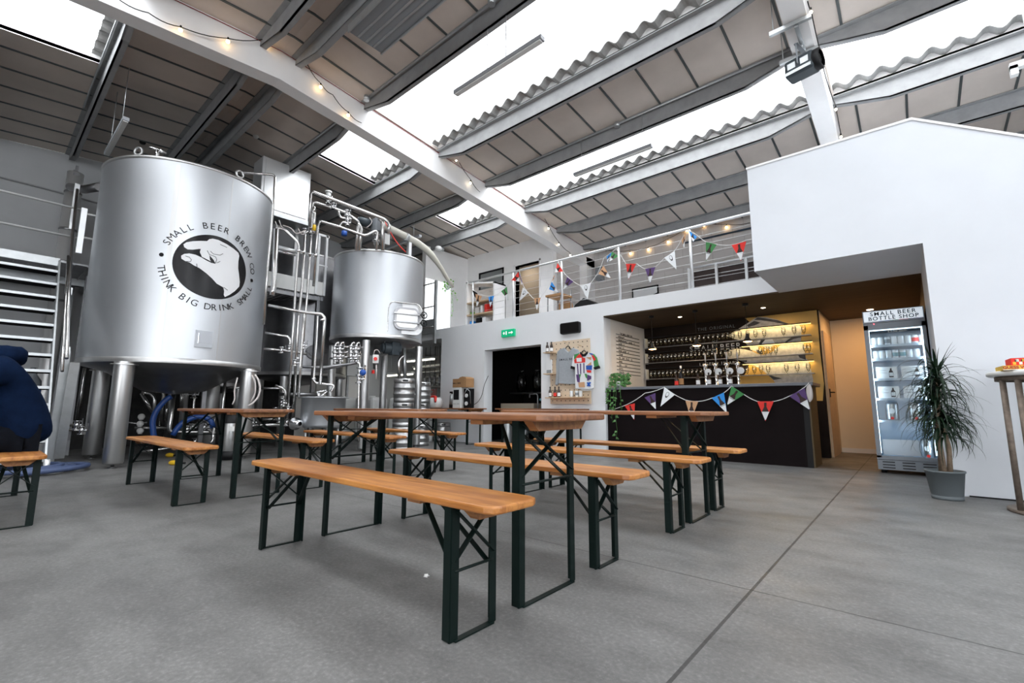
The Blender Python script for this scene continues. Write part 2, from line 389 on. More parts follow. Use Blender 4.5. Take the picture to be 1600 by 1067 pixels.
def copy_tree(o, parent=None):
    c = o.copy(); COL.objects.link(c); c.parent = parent
    for ch in list(o.children): copy_tree(ch, c)
    return c
def another(o, loc, label=None, rz=None, group=None):
    c = copy_tree(o); c.location = loc
    if rz is not None: c.rotation_euler = (0, 0, rz)
    if label: c['label'] = label
    if group: c['group'] = group
    return c
_tx = {}
def textmesh(txt, size=1.0, space=1.0, align='CENTER', offset=0.0):
    key = (txt, size, space, align, offset)
    if key in _tx: return _tx[key]
    cu = bpy.data.curves.new('t', 'FONT'); cu.body = txt; cu.size = size; cu.space_character = space; cu.align_x = align; cu.align_y = 'CENTER'; cu.resolution_u = 3; cu.offset = offset
    o = bpy.data.objects.new('t', cu); COL.objects.link(o)
    dg = bpy.context.evaluated_depsgraph_get(); me = bpy.data.meshes.new_from_object(o.evaluated_get(dg))
    r = ([v.co.copy() for v in me.vertices], [tuple(p.vertices) for p in me.polygons])
    bpy.data.objects.remove(o); bpy.data.curves.remove(cu); bpy.data.meshes.remove(me)
    _tx[key] = r; return r
def text(mb, txt, o, u, v, size, mi=0, space=1.0, align='CENTER', offset=0.0):
    vs, fs = textmesh(txt, size, space, align, offset); o, u, v = Vector(o), Vector(u), Vector(v)
    return mb.add([o+u*p.x+v*p.y for p in vs], fs, mi)
def wrap_poly(mb, pts2, fn, maxlen, mi=0):
    """fills a flat (a,b) polygon with small triangles and bends it with fn(a,b)"""
    bm = bmesh.new(); vs = [bm.verts.new((a, b, 0)) for a, b in pts2]
    tri = geometry.tessellate_polygon([[Vector((a, b, 0)) for a, b in pts2]])
    for t in tri:
        try: bm.faces.new([vs[i] for i in t])
        except ValueError: pass
    for _ in range(6):
        es = [e for e in bm.edges if e.calc_length() > maxlen]
        if not es: break
        bmesh.ops.subdivide_edges(bm, edges=es, cuts=1); bmesh.ops.triangulate(bm, faces=bm.faces)
    bm.verts.ensure_lookup_table(); bm.verts.index_update()
    mb.add([fn(v.co.x, v.co.y) for v in bm.verts], [tuple(v.index for v in f.verts) for f in bm.faces], mi)
    bm.free(); return mb
# ================================================================== THE SETTING
f = MB(); f.box(XL-.2, XR+.2, YF-.2, YB+.2, -.2, 0); struct(f, 'floor', 'concrete', 'grey polished concrete floor slab with saw-cut joints')
# ---- outer walls
w_ = MB()
prof = [(YF, 0), (YB, 0), (YB, roof_z(YB)), (RY, roof_z(RY)), (YF, roof_z(YF))]
w_.prism(prof, (XL, 0, 0), (0, 1, 0), (0, 0, 1), (-.2, 0, 0)); struct(w_, 'wall_left', 'grey_wall', 'grey gable wall behind the brewing tanks')
w_ = MB()
for (ya, yb, lo, hi) in ((YF, FILL_WIN_Y[0], 0, 9), (FILL_WIN_Y[0], FILL_WIN_Y[1], 0, FILL_WIN_Z[0]), (FILL_WIN_Y[0], RY, FILL_WIN_Z[1], 9), (RY, FILL_WIN_Y[1], FILL_WIN_Z[1], 9), (FILL_WIN_Y[1], YB, 0, 9)):
    w_.prism([(ya, lo), (yb, lo), (yb, min(hi, roof_z(yb))), (ya, min(hi, roof_z(ya)))], (XR, 0, 0), (0, 1, 0), (0, 0, 1), (.2, 0, 0))
struct(w_, 'wall_right', 'white_paint')
w_ = MB(); w_.box(XR+.08, XR+.09, FILL_WIN_Y[0], FILL_WIN_Y[1], FILL_WIN_Z[0], FILL_WIN_Z[1]); struct(w_, 'window_80', 'skylight_pane')
w_ = MB(); w_.box(XL, XR, YB, YB+.2, 0, roof_z(YB)+.1); struct(w_, 'wall_back', 'painted_brick', 'painted blockwork rear wall of the mezzanine')
w_ = MB(); zt = roof_z(YF)+.1
w_.box(XL, DOOR_X[0], YF-.2, YF, 0, zt).box(DOOR_X[1], XR, YF-.2, YF, 0, zt).box(DOOR_X[0], DOOR_X[1], YF-.2, YF, DOOR_H, zt)
struct(w_, 'wall_front', 'grey_wall')
# ---- ceiling lining
c = MB()
def slab(x0, x1, y0, y1, mb, t=.05):
    z0, z1 = roof_z(y0), roof_z(y1)
    v = [(x0, y0, z0), (x1, y0, z0), (x1, y1, z1), (x0, y1, z1), (x0, y0, z0+t), (x1, y0, z0+t), (x1, y1, z1+t), (x0, y1, z1+t)]
    mb.add(v, [(0, 1, 2, 3), (7, 6, 5, 4), (0, 4, 5, 1), (1, 5, 6, 2), (2, 6, 7, 3), (3, 7, 4, 0)])
ALLS = sorted(STRIPS_NEAR+STRIPS_FAR); ys = [YF]+[q for s_ in ALLS for q in s_]+[YB]
solid = [(ys[i], ys[i+1]) for i in range(0, len(ys), 2)]
segs = []
for (y0, y1) in solid:
    if y0 < RY < y1: segs += [(y0, RY), (RY, y1)]
    else: segs.append((y0, y1))
for y0, y1 in segs: slab(XL, XR, y0, y1, c)
for (y0, y1) in ALLS:
    slab(XL, BAYS[0][0], y0, y1, c); slab(XR-.6, XR, y0, y1, c)
    for (bx0, bx1) in (BEAM_L, BEAM_R, BEAM_Q): slab(bx0-.02, bx1+.02, y0, y1, c)
struct(c, 'ceiling', 'ceiling_board', 'beige insulated lining boards under the pitched roof')
g = MB()
xs = [-4.16+.558*k for k in range(-14, 23)]
for x in xs:
    if x < XL+.1 or x > XR-.1: continue
    for (y0, y1) in segs+([q_ for q_ in ALLS] if x < BAYS[0][0]-.05 else []):
        z0, z1 = roof_z(y0), roof_z(y1); d = .014; wd = .014
        v = [(x-wd, y0, z0), (x+wd, y0, z0), (x+wd, y1, z1), (x-wd, y1, z1), (x-wd, y0, z0-d), (x+wd, y0, z0-d), (x+wd, y1, z1-d), (x-wd, y1, z1-d)]
        g.add(v, [(4, 5, 6, 7)[::-1], (0, 4, 7, 3), (1, 2, 6, 5)])
struct(g, 'trim_1', 'ceiling_strip', 'dark cover strips between the ceiling boards', fixn=False)
# ---- rooflights (wells, panes, corrugated edges)
n = 0; well = MB(); corr = MB()
for (x0, x1) in BAYS:
    for (y0, y1) in ALLS:
        z0, z1 = roof_z(y0), roof_z(y1); H_ = .30
        n += 1; p = MB(); p.add([(x0, y0, z0+H_-.04), (x1, y0, z0+H_-.04), (x1, y1, z1+H_-.04), (x0, y1, z1+H_-.04)], [(0, 1, 2, 3)])
        struct(p, 'window_%d' % n, 'skylight_pane', 'long translucent rooflight strip')
        for (ya, za) in ((y0, z0), (y1, z1)): well.box(x0, x1, ya-.02 if ya == y0 else ya, ya if ya == y0 else ya+.02, za-.01, za+H_)
        for xa in (x0, x1):
            q = 0.02 if xa == x0 else -.02
            well.add([(xa, y0, z0-.01), (xa, y1, z1-.01), (xa, y1, z1+H_), (xa, y0, z0+H_)], [(0, 1, 2, 3)])
        # corrugated sheet edge overhanging the far side
        N_ = int((x1-x0)/.25)*8; pts = []
        for i in range(N_+1):
            x = x0+(x1-x0)*i/N_; wv = .044*math.sin(2*PI*(x-x0)/.25)
            pts.append((x, wv))
        for dy0, dy1 in ((-.14, .06),):
            for i in range(N_):
                (xa, wa), (xb, wb) = pts[i], pts[i+1]; zb = z1+.105
                va = [(xa, y1+dy0, zb+wa), (xb, y1+dy0, zb+wb), (xb, y1+dy1, zb+wb), (xa, y1+dy1, zb+wa), (xa, y1+dy0, zb+wa-.014), (xb, y1+dy0, zb+wb-.014), (xb, y1+dy1, zb+wb-.014), (xa, y1+dy1, zb+wa-.014)]
                corr.add(va, [(0, 1, 2, 3), (7, 6, 5, 4), (0, 4, 5, 1)], 0)
struct(well, 'trim_2', 'beam_white', 'white upstands around the rooflights', fixn=False)
struct(corr, 'trim_3', 'fibre_cement', 'wavy edge of the corrugated roof sheets at the rooflights', fixn=False)
# ---- portal beams
def portal_beam(k, bx, label):
    b = MB(); x0, x1 = bx; D = .44; fl = .0
    for (ya, yb) in ((YF, RY), (RY, YB)):
        za, zb = roof_z(ya), roof_z(yb)
        for (xa, xb, t0, t1) in ((x0, x1, 0.02, -D),):
            v = [(xa, ya, za+t1), (xb, ya, za+t1), (xb, yb, zb+t1), (xa, yb, zb+t1), (xa, ya, za+t0), (xb, ya, za+t0), (xb, yb, zb+t0), (xa, yb, zb+t0)]
            b.add(v, [(0, 1, 2, 3), (7, 6, 5, 4), (0, 4, 5, 1), (1, 5, 6, 2), (2, 6, 7, 3), (3, 7, 4, 0)])
    b.box(x0, x1, YB-.4, YB, 0 if x0 > -5 and x0 > 1 else 2.7, roof_z(YB)-.2)
    b.box(x0, x1, YF, YF+.4, 0, roof_z(YF)-.2)
    return struct(b, 'trim_%d' % k, 'beam_white', label)
bl = portal_beam(4, BEAM_L, 'white roof frame beam crossing above the tables on the left')
portal_beam(5, BEAM_R, 'white roof frame beam above the gabled white enclosure')
portal_beam(6, BEAM_Q, 'white roof frame beam at the right of the hall')
# ---- purlins
PUR = [(2.03, .24), (2.50, .24), (3.59, .25), (5.13, .25), (6.35, .25), (7.63, .25), (8.85, .24), (10.05, .20), (.75, .25), (-.53, .25), (-2.07, .25), (-3.33, .25), (-4.7, .24), (-6.1, .24)]
pu = MB(); spans = [(XL, BEAM_L[0]), (BEAM_L[1], BEAM_R[0]), (BEAM_R[1], BEAM_Q[0]), (BEAM_Q[1], XR)]
for (y, d) in PUR:
    z = roof_z(y)
    for (x0, x1) in spans:
        if y > 8.5 and x0 == XL: continue
        e = .10; tp = .62; L_ = x1-x0       # web tapering at both ends, flanges top and bottom
        prof_ = [(0, .02), (L_, .02), (L_, -e), (L_-tp*.35, -d*.62), (L_-tp, -d), (tp, -d), (tp*.35, -d*.62), (0, -e)]
        pu.prism(prof_, (x0, y-.012, z), (1, 0, 0), (0, 0, 1), (0, .024, 0))
        low = [(0, -e), (tp*.35, -d*.62), (tp, -d), (L_-tp, -d), (L_-tp*.35, -d*.62), (L_, -e)]
        for (a0, b0), (a1, b1) in zip(low, low[1:]):
            pu.add([(x0+a0, y-.012, z+b0), (x0+a1, y-.012, z+b1), (x0+a1, y+.07, z+b1), (x0+a0, y+.07, z+b0), (x0+a0, y-.012, z+b0+.012), (x0+a1, y-.012, z+b1+.012), (x0+a1, y+.07, z+b1+.012), (x0+a0, y+.07, z+b0+.012)], [(0, 1, 2, 3), (7, 6, 5, 4), (0, 4, 5, 1), (2, 6, 7, 3)])
        pu.box(x0, x1, y-.075, y+.012, z-.016, z-.002)
struct(pu, 'trim_7', 'purlin', 'grey steel purlins carrying the roof', fixn=False)
# conduits clipped to the purlins, junction boxes
cd = MB()
for (x0, x1, y) in ((-6.1, -.8, 3.53), (-6.1, -.8, 6.29), (-8.2, -6.5, 3.53), (-11.0, -6.5, 6.29), (-9.6, -6.5, .68)):
    cd.tube([(x0, y, roof_z(y)-.03), (x1, y, roof_z(y)-.03)], .014, 8)
for (x, y) in ((-3.35, 3.50), (-3.2, 6.27), (-6.0, 3.5)): cd.cyl((x, y, roof_z(y)-.02), (x, y, roof_z(y)-.09), .045, 12)
struct(cd, 'trim_8', 'galv', 'galvanised conduit along the purlins')
# red cable strip along the beam
rc = MB(); rc.tube([(BEAM_L[1]+.012, y, roof_z(y)-.028) for y in (.2, RY, 4, 6, 8, 10.1)], .005, 6)
struct(rc, 'trim_9', 'cable_red', 'thin red cable along the top of the white beam')
wp = MB(); wp.tube([(-3.75, YB-.06, 4.62), (XR, YB-.06, 4.62)], .022, 8); struct(wp, 'trim_10', 'pipe_teal', 'blue pipe along the rear wall')
wc = MB(); wc.tube([(XL+.03, -3, 4.75), (XL+.03, .6, 4.75), (XL+.03, 4.5, 4.60)], .018, 6); struct(wc, 'trim_11', 'purlin')
# ---- mezzanine slab, front wall with dark doorway, recesses
W = 7.44
s = MB(); s.box(XL, .25, W+.02, YB, 2.47, 2.69); struct(s, 'ceiling_mezzanine', 'white_paint', 'mezzanine floor slab')
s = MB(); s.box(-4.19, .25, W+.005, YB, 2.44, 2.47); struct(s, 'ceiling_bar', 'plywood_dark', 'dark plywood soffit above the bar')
s = MB(); s.box(-4.19, .25, W, W+.03, 2.462, 2.712).box(XL, -8.7, W, W+.03, 2.47, 2.712)
s.box(-8.7, -7.22, W, W+.26, 0, 2.712).box(-5.63, -4.19, W, W+.26, 0, 2.712).box(-7.22, -5.63, W, W+.26, 2.06, 2.712)
struct(s, 'wall_mezzanine', 'mezzanine_white', 'white wall with the dark doorway below the mezzanine railing')
# dark store room behind the doorway
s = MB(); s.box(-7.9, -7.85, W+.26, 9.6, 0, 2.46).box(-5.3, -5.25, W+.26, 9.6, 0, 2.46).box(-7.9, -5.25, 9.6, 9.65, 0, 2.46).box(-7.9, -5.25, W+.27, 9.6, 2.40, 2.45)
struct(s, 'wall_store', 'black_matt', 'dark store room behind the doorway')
# bar recess
s = MB(); s.box(-4.25, -4.19, W+.26, 9.3, 0, 2.44); struct(s, 'wall_menu', 'warm_white', 'white side wall of the bar recess')
s = MB(); s.box(-4.19, -1.09, 9.15, 9.25, 0, 2.44); struct(s, 'wall_bar', 'bar_wall', 'dark back wall of the bar')
s = MB(); s.box(-1.12, -1.085, 9.25, YB, 0, 2.44); struct(s, 'wall_corridor', 'cream_wall', 'side wall of the corridor beside the bar')
s = MB(); s.box(-1.08, .25, YB-.06, YB-.001, 0, 2.44); struct(s, 'wall_corridor_end', 'cream_wall', 'cream end wall of the corridor behind the fridge')
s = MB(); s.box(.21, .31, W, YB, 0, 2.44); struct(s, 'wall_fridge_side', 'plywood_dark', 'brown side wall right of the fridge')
# corridor doors on the return wall
d = MB(); d.box(-1.085, -1.06, 9.32, 10.2, 0, 2.1); dr = struct(d, 'door_1', 'plywood', 'pale timber door in the corridor')
h = MB(); h.box(-1.06, -1.045, 9.42, 9.45, .98, 1.12).tube([(-1.05, 9.435, 1.06), (-1.0, 9.435, 1.06), (-1.0, 9.55, 1.06)], .01, 8); h.build('door_handle', 'black', dr)
# hanging white enclosure with sloped top
HX, HY = -1.33, 6.06
s = MB(); poly = [(HX, 2.44), (.21, 2.44), (.21, 0), (4.2, 0), (4.2, 2.0), (2.6, 2.2), (.24, 3.765), (HX, 3.765)]
s.prism(poly, (0, HY, 0), (1, 0, 0), (0, 0, 1), (0, .10, 0))
s.box(HX, HX+.1, HY+.1, YB-.4, 2.72, 3.765).box(HX, .24, HY+.1, YB-.4, 3.70, 3.765).box(HX, HX+.1, HY+.1, W, 2.44, 2.72)
s.box(HX+.1, .25, HY+.1, W, 2.44, 2.54).box(.21, .31, HY+.1, W, 0, 2.54)
s.prism([(.24, 3.765), (2.6, 2.2), (2.6, 2.13), (.24, 3.69)], (0, HY+.1, 0), (1, 0, 0), (0, 0, 1), (0, 2.6, 0))
struct(s, 'wall_enclosure', 'white_paint', 'large smooth white enclosure with a ridged top beside the bar')
s = MB(); s.prism([(HX-.01, 3.76), (.24, 3.76), (2.6, 2.195), (2.61, 2.21), (.245, 3.785), (HX-.01, 3.785)], (0, HY-.012, 0), (1, 0, 0), (0, 0, 1), (0, .14, 0))
struct(s, 'trim_12', 'beam_white', 'capping along the top of the white enclosure')
s = MB(); s.box(.31, 4.2, HY-.004, HY, 0, .012); struct(s, 'baseboard_enclosure', 'text_dark')
s = MB(); s.box(-1.075, .2, YB-.075, YB-.061, 0, .08); struct(s, 'baseboard_corridor', 'warm_white')
# ---- upper office walls
OY = 8.99
s = MB(); zr_ = roof_z(OY)
def wall_y(mb, y0, y1, x0, x1, z0, z1, holes):
    X = sorted({x0, x1, *[h[0] for h in holes], *[h[1] for h in holes]})
    for a, b in zip(X, X[1:]):
        hs = sorted([(h[2], h[3]) for h in holes if h[0] < (a+b)/2 < h[1]]); z = z0
        for (ha, hb) in hs:
            if ha > z: mb.box(a, b, y0, y1, z, ha)
            z = hb
        if z < z1: mb.box(a, b, y0, y1, z, z1)
wall_y(s, OY, OY+.15, -9.45, -6.42, 2.69, zr_, [(-8.95, -8.06, 3.33, 4.50), (-7.62, -6.84, 2.69, 4.46)])
struct(s, 'wall_office', 'beam_white', 'white office wall on the mezzanine')
s = MB(); s.box(-9.6, -9.45, W+.03, OY, 2.69, 5.04); struct(s, 'wall_partition', 'beam_white', 'white partition at the left end of the mezzanine')
s = MB(); s.box(-6.62, -6.42, OY+.15, YB-.4, 2.69, roof_z(9.8)-.2); struct(s, 'wall_office_side', 'painted_brick')
s = MB()
for x0, x1, z0, z1 in ((-8.97, -8.93, 3.31, 4.52), (-8.08, -8.04, 3.31, 4.52), (-8.97, -8.04, 4.48, 4.52), (-8.97, -8.04, 3.31, 3.35)): s.box(x0, x1, OY-.02, OY+.05, z0, z1)
wf = struct(s, 'window_90', 'black', 'black framed office window on the mezzanine')
q = MB(); q.box(-8.93, -8.08, OY+.01, OY+.02, 3.35, 4.48); q.build('window_pane', 'office_pane', wf)
s = MB(); s.box(-9.4, -6.7, 9.8, 9.85, 2.69, 4.9); struct(s, 'wall_office_rear', 'tan_panel')
s = MB(); s.box(-7.66, -7.62, OY-.02, OY+.16, 2.69, 4.50).box(-6.84, -6.80, OY-.02, OY+.16, 2.69, 4.50).box(-7.66, -6.80, OY-.02, OY+.16, 4.46, 4.60); struct(s, 'trim_13', 'beam_white')
# ribbed white panel at the head of the stair
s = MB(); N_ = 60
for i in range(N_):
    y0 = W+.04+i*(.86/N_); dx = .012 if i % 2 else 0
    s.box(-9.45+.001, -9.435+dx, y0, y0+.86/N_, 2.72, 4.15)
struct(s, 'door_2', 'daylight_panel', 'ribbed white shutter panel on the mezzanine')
# white lower cladding on the far-left wall plus recess under the mezzanine
s = MB(); s.box(XL+.001, XL+.03, 4.6, 7.40, 0, 2.3); s.box(XL, -8.7, 9.9, 9.95, 0, 2.46)
struct(s, 'wall_cladding', 'warm_white')
s = MB(); s.box(XL+.001, XL+.04, 1.25, 5.35, 0, 2.75); struct(s, 'wall_shade_sheet', 'painted_shade', 'dark sheet standing in for deep shade and machinery behind the vessels')  # added sheet, its darkness is painted shade
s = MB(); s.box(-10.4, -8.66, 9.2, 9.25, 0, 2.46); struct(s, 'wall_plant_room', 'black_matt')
# ================================================================== BEER TABLES AND BENCHES
def chamfer_top(L, Wd, z0, z1, ch, wood):
    b = MB(); x, y = L/2, Wd/2
    poly = [(-x+ch, -y), (x-ch, -y), (x-ch*.3, -y+ch*.3), (x, -y+ch), (x, y-ch), (x-ch*.3, y-ch*.3), (x-ch, y), (-x+ch, y), (-x+ch*.3, y-ch*.3), (-x, y-ch), (-x, -y+ch), (-x+ch*.3, -y+ch*.3)]
    b.prism(poly, (0, 0, z0), (1, 0, 0), (0, 1, 0), (0, 0, z1-z0)); return b
def beer_set(name, label, cat, L, Wd, H, th, legx, legy, group, wood):
    t = thing(name, label, cat, (0, 0, 0), 0, group)
    top = 'tabletop' if 'table' in name else 'seat_board'
    chamfer_top(L, Wd, H-th, H, .045 if Wd < .4 else .07, wood).build(top, wood, t, bevel=.007)
    for sx in (-1, 1):
        x = sx*legx; zt = H-th
        b = MB(); hw = Wd/2-.03                       # batten under each end
        b.prism([(-hw, 0), (hw, 0), (hw-.045, -.042), (-hw+.045, -.042)], (x+sx*.03, 0, zt), (0, 1, 0), (0, 0, 1), (sx*.045, 0, 0)); b.build('end_batten', 'batten_wood', t)
        for sy_ in (-1, 1):                           # leg of angle steel
            y = sy_*legy; b = MB(); wL = .036
            b.box(x-.003, x+.003, y-wL/2, y+wL/2, 0.004, zt)
            b.box(min(x, x-sx*wL), max(x, x-sx*wL), y+sy_*wL/2-.003, y+sy_*wL/2+.003, 0.004, zt)
            b.box(min(x, x-sx*.008), max(x, x-sx*.008), y-wL/2, y+wL/2, 0.0, .006)
            b.build('leg', 'leg_green', t)
        b = MB(); b.box(x-.012, x+.012, -legy, legy, .001, .006); b.build('foot_strip', 'leg_green', t)
        zc = H*.48 if H < .6 else H*.62
        b = MB(); b.tube([(x, -legy, zc), (x, legy, zc)], .0055, 6); b.build('cross_rod', 'leg_green', t)
        b = MB()                                      # X brace, flat bars
        for q in (-1, 1): b.bar((x+.006*q, -q*legy, zt-.015), (x+.006*q, q*legy, zc+.03), .022, .005, side=(1, 0, 0))
        b.build('cross_brace', 'leg_green', t)
        b = MB()                                      # folding stay to the board
        for sy_ in (-1, 1): b.bar((x-sx*.012, sy_*(legy-.012), zc-.01), (x-sx*.26, sy_*.03, zt-.012), .020, .006, side=(0, 1, 0))
        b.build('folding_stay', 'leg_green', t)
        b = MB(); b.box(x-sx*.26-.04, x-sx*.26+.04, -Wd/2+.045, Wd/2-.045, zt-.022, zt); b.build('inner_batten', 'batten_wood', t)
    return t
BG, TG = 'beer benches', 'long beer tables'
bench = beer_set('beer_bench', 'orange varnished bench closest to the camera, in front of the nearest long table', 'bench', 2.02, .255, .475, .027, .80, .097, BG, 'bench_wood')
bench.location = (-2.07, 1.268, 0)
for x, y, lb, rz in [
    (-2.07, 2.235, 'orange bench directly behind the nearest long table, two benches from the camera', 0),
    (-2.05, 3.13, 'orange bench on the near side of the second long table towards the bar', 0),
    (-2.05, 4.0, 'orange bench on the far side of the second table, closest to the bar', 0),
    (-5.37, 1.255, 'short-looking orange bench in front of the big round vessel with the hand emblem', .01),
    (-5.36, 2.28, 'orange bench behind the table that stands before the big emblem vessel', 0),
    (-5.33, 3.12, 'orange bench ahead of the steel tub, near side of the farther left table', 0),
    (-5.33, 4.04, 'orange bench farthest back on the left, before the stacked kegs', 0),
    (-5.36, .25, 'orange bench at the left picture edge under the person in navy', 0)]:
    another(bench, (x, y, 0), lb, rz)
table = beer_set('beer_table', 'worn brown long table nearest the camera, on dark green folding legs', 'table', 1.98, .48, .77, .028, .80, .185, TG, 'table_wood')
table.location = (-2.07, 1.725, 0)
for x, y, lb in [(-2.05, 3.56, 'brown long table nearer the bar, bunting seen over its right end'), (-5.37, 1.775, 'brown long table in front of the big emblem vessel'), (-5.32, 3.62, 'brown long table in front of the smaller manway vessel'),
                 (-8.05, 7.17, 'brown folding table against the white wall carrying the boxes and the white jug'), (-5.45, 7.15, 'brown folding table standing against the white wall below the pegboard')]:
    another(table, (x, y, 0), lb)
# crumpled paper scrap
P = aZ(666, 902); b = MB(); b.ball((0, 0, .008), .013, 7, 5, sz=.6)
for i, q in enumerate(b.v): b.v[i] = (q[0]*(1+.5*math.sin(i*3)), q[1]*(1+.4*math.cos(i*5)), max(0, q[2]))
tag(b.build('paper_scrap', 'paper', loc=(P.x, P.y, 0)), 'tiny crumpled pink-white paper scrap on the concrete before the tables', 'paper')

# ================================================================== PERSON (seated at the left picture edge, leaning forward, seen from behind)
def skin_body(name, verts, edges, radii, root, mats, parent, sub=2, loc=None):
    me = bpy.data.meshes.new(name); me.from_pydata(verts, edges, []); o = bpy.data.objects.new(name, me); COL.objects.link(o)
    if parent: o.parent = parent
    sk = o.modifiers.new('skin', 'SKIN'); me.skin_vertices  # layer made with the modifier
    for i, r in enumerate(radii):
        v = me.skin_vertices[0].data[i]; v.radius = r if isinstance(r, tuple) else (r, r); v.use_root = (i == root)
    sk.use_smooth_shade = True
    ss = o.modifiers.new('sub', 'SUBSURF'); ss.levels = sub; ss.render_levels = sub
    dg = bpy.context.evaluated_depsgraph_get(); m2 = bpy.data.meshes.new_from_object(o.evaluated_get(dg)); o.modifiers.clear()
    o.data = m2; m2.materials.clear(); m2.materials.append(M[mats])
    for p in m2.polygons: p.use_smooth = True
    return o
pr = thing('person', 'person in a navy hooded sweatshirt hunched over on the bench at the left edge', 'person', (-4.98, .24, .475))
# body local: facing -Y, seat at z=0
bv = [(0, .02, .10), (0, -.02, .26), (0, -.09, .43), (0, -.17, .56), (0, -.23, .66), (0, -.29, .73), (0, -.33, .79),
      (-.17, -.16, .57), (-.24, -.30, .40), (-.20, -.50, .33), (-.17, -.58, .33), (.17, -.16, .57), (.24, -.30, .40), (.20, -.50, .33), (.17, -.58, .33),
      (-.10, -.02, .08), (-.14, -.42, .09), (-.13, -.44, -.36), (-.13, -.58, -.43), (.10, -.02, .08), (.14, -.42, .09), (.13, -.44, -.36), (.13, -.58, -.43)]
be = [(0, 1), (1, 2), (2, 3), (3, 4), (4, 5), (5, 6), (3, 7), (7, 8), (8, 9), (9, 10), (3, 11), (11, 12), (12, 13), (13, 14), (0, 15), (15, 16), (16, 17), (17, 18), (0, 19), (19, 20), (20, 21), (21, 22)]
br = [(.13, .10), (.12, .08), (.12, .07), (.09, .06), .050, .065, .036, .038, .045, .037, .03, .036, .038, .037, .03, .08, .06, .045, .035, .08, .06, .045, .035]
for wr, sx in ((10, -1), (14, 1)):            # palm, four unequal curled fingers and a thumb leaving the side of the palm
    x0, y0, z0 = bv[wr]; p_ = len(bv); bv.append((x0-sx*.01, y0-.055, z0-.008)); be.append((wr, p_)); br.append((.036, .016))
    for k, (dx, L) in enumerate(((-.030, .062), (-.010, .072), (.010, .068), (.030, .054))):
        a_ = len(bv); bv += [(x0-sx*.01+dx, y0-.092, z0-.010), (x0-sx*.01+dx*1.15, y0-.092-L*.55, z0-.022), (x0-sx*.01+dx*1.15, y0-.092-L*.8, z0-.05)]
        be += [(p_, a_), (a_, a_+1), (a_+1, a_+2)]; br += [.0095, .0085, .0075]
    a_ = len(bv); bv += [(x0-sx*.052, y0-.045, z0-.016), (x0-sx*.062, y0-.085, z0-.03)]; be += [(p_, a_), (a_, a_+1)]; br += [.011, .009]
skin_body('body', bv, be, br, 0, 'skin', pr)
b = MB(); b.ball((0, -.345, .785), .088, 18, 14, sz=1.2); b.tube([(0, -.425, .815), (0, -.452, .785), (0, -.430, .778)], [.010, .014, .012], 8)
for sx in (-1, 1): b.ball((sx*.086, -.335, .79), .022, 8, 6, sz=1.4)
b.build('head', 'skin', pr)
b = MB()
for sx in (-.032, .032): b.ball((sx, -.421, .812), .010, 10, 8)
b.tube([(-.024, -.424, .745), (0, -.430, .743), (.024, -.424, .745)], .004, 6, 1); b.build('eyes_and_mouth', ['text_dark', 'red'], pr)
hv = [(0, .075, .02), (0, .05, .17), (0, -.015, .34), (0, -.09, .49), (0, -.19, .63), (-.19, -.12, .57), (-.26, -.27, .42), (-.21, -.47, .345), (.19, -.12, .57), (.26, -.27, .42), (.21, -.47, .345)]
he = [(0, 1), (1, 2), (2, 3), (3, 4), (3, 5), (5, 6), (6, 7), (3, 8), (8, 9), (9, 10)]
hr = [(.215, .155), (.22, .16), (.225, .165), (.20, .14), (.11, .09), .095, .075, .055, .095, .075, .055]
skin_body('hooded_sweatshirt', hv, he, hr, 0, 'navy', pr)
b = MB(); b.lathe([(.02, .0), (.10, .01), (.135, .05), (.125, .10), (.09, .13), (.03, .14)], (0, -.135, .60), 20)
b.v = [(x, y+.25*(z-.62), z+.02*math.sin(x*30)) for x, y, z in b.v]; b.build('hood', 'navy', pr)
tv = [(0, .03, .085), (-.10, -.02, .09), (-.14, -.43, .085), (-.13, -.45, -.36), (.10, -.02, .09), (.14, -.43, .085), (.13, -.45, -.36)]
skin_body('trousers', tv, [(0, 1), (1, 2), (2, 3), (0, 4), (4, 5), (5, 6)], [(.17, .10), .105, .078, .062, .105, .078, .062], 0, 'trousers', pr)
b = MB(); b.ball((0, -.318, .822), .098, 16, 12, sz=1.08); b.v = [(x, y, z) for x, y, z in b.v]; b.build('hair', 'hair', pr)
for sx in (-.13, .13):
    b = MB(); b.ball((sx, -.53, -.435), .05, 12, 8, sz=.8); b.v = [(sx+(x-sx)*.9, -.53+(y+.53)*2.6, z) for x, y, z in b.v]; b.build('shoe', 'black', pr)

# ================================================================== TALL TABLE WITH BOARD GAMES (right edge)
TC = aZ(1628, 797); tz = 1.095
t = thing('poseur_table', 'tall round-topped table with rusty tube legs at the right picture edge', 'table', (.86, 5.50, 0))
b = MB(); b.lathe([(.001, tz-.04), (.37, tz-.04), (.385, tz-.03), (.385, tz-.008), (.37, tz), (.001, tz)], n=48); b.build('tabletop', 'plastic_white', t)
b = MB(); b.lathe([(.30, tz-.075), (.34, tz-.075), (.34, tz-.04), (.30, tz-.04)], n=40); b.build('support_ring', 'rust_steel', t)
b = MB(); b.lathe([(.31, .0), (.37, .0), (.37, .02), (.31, .02), (.31, 0)], n=40); b.build('foot_ring', 'rust_steel', t)
for a in (200, 224, 20, 65, 110, 290):
    a = math.radians(a); b = MB(); b.cyl((.325*math.cos(a), .325*math.sin(a), .02), (.325*math.cos(a), .325*math.sin(a), tz-.07), .020, 12); b.build('leg', 'rust_steel', t)
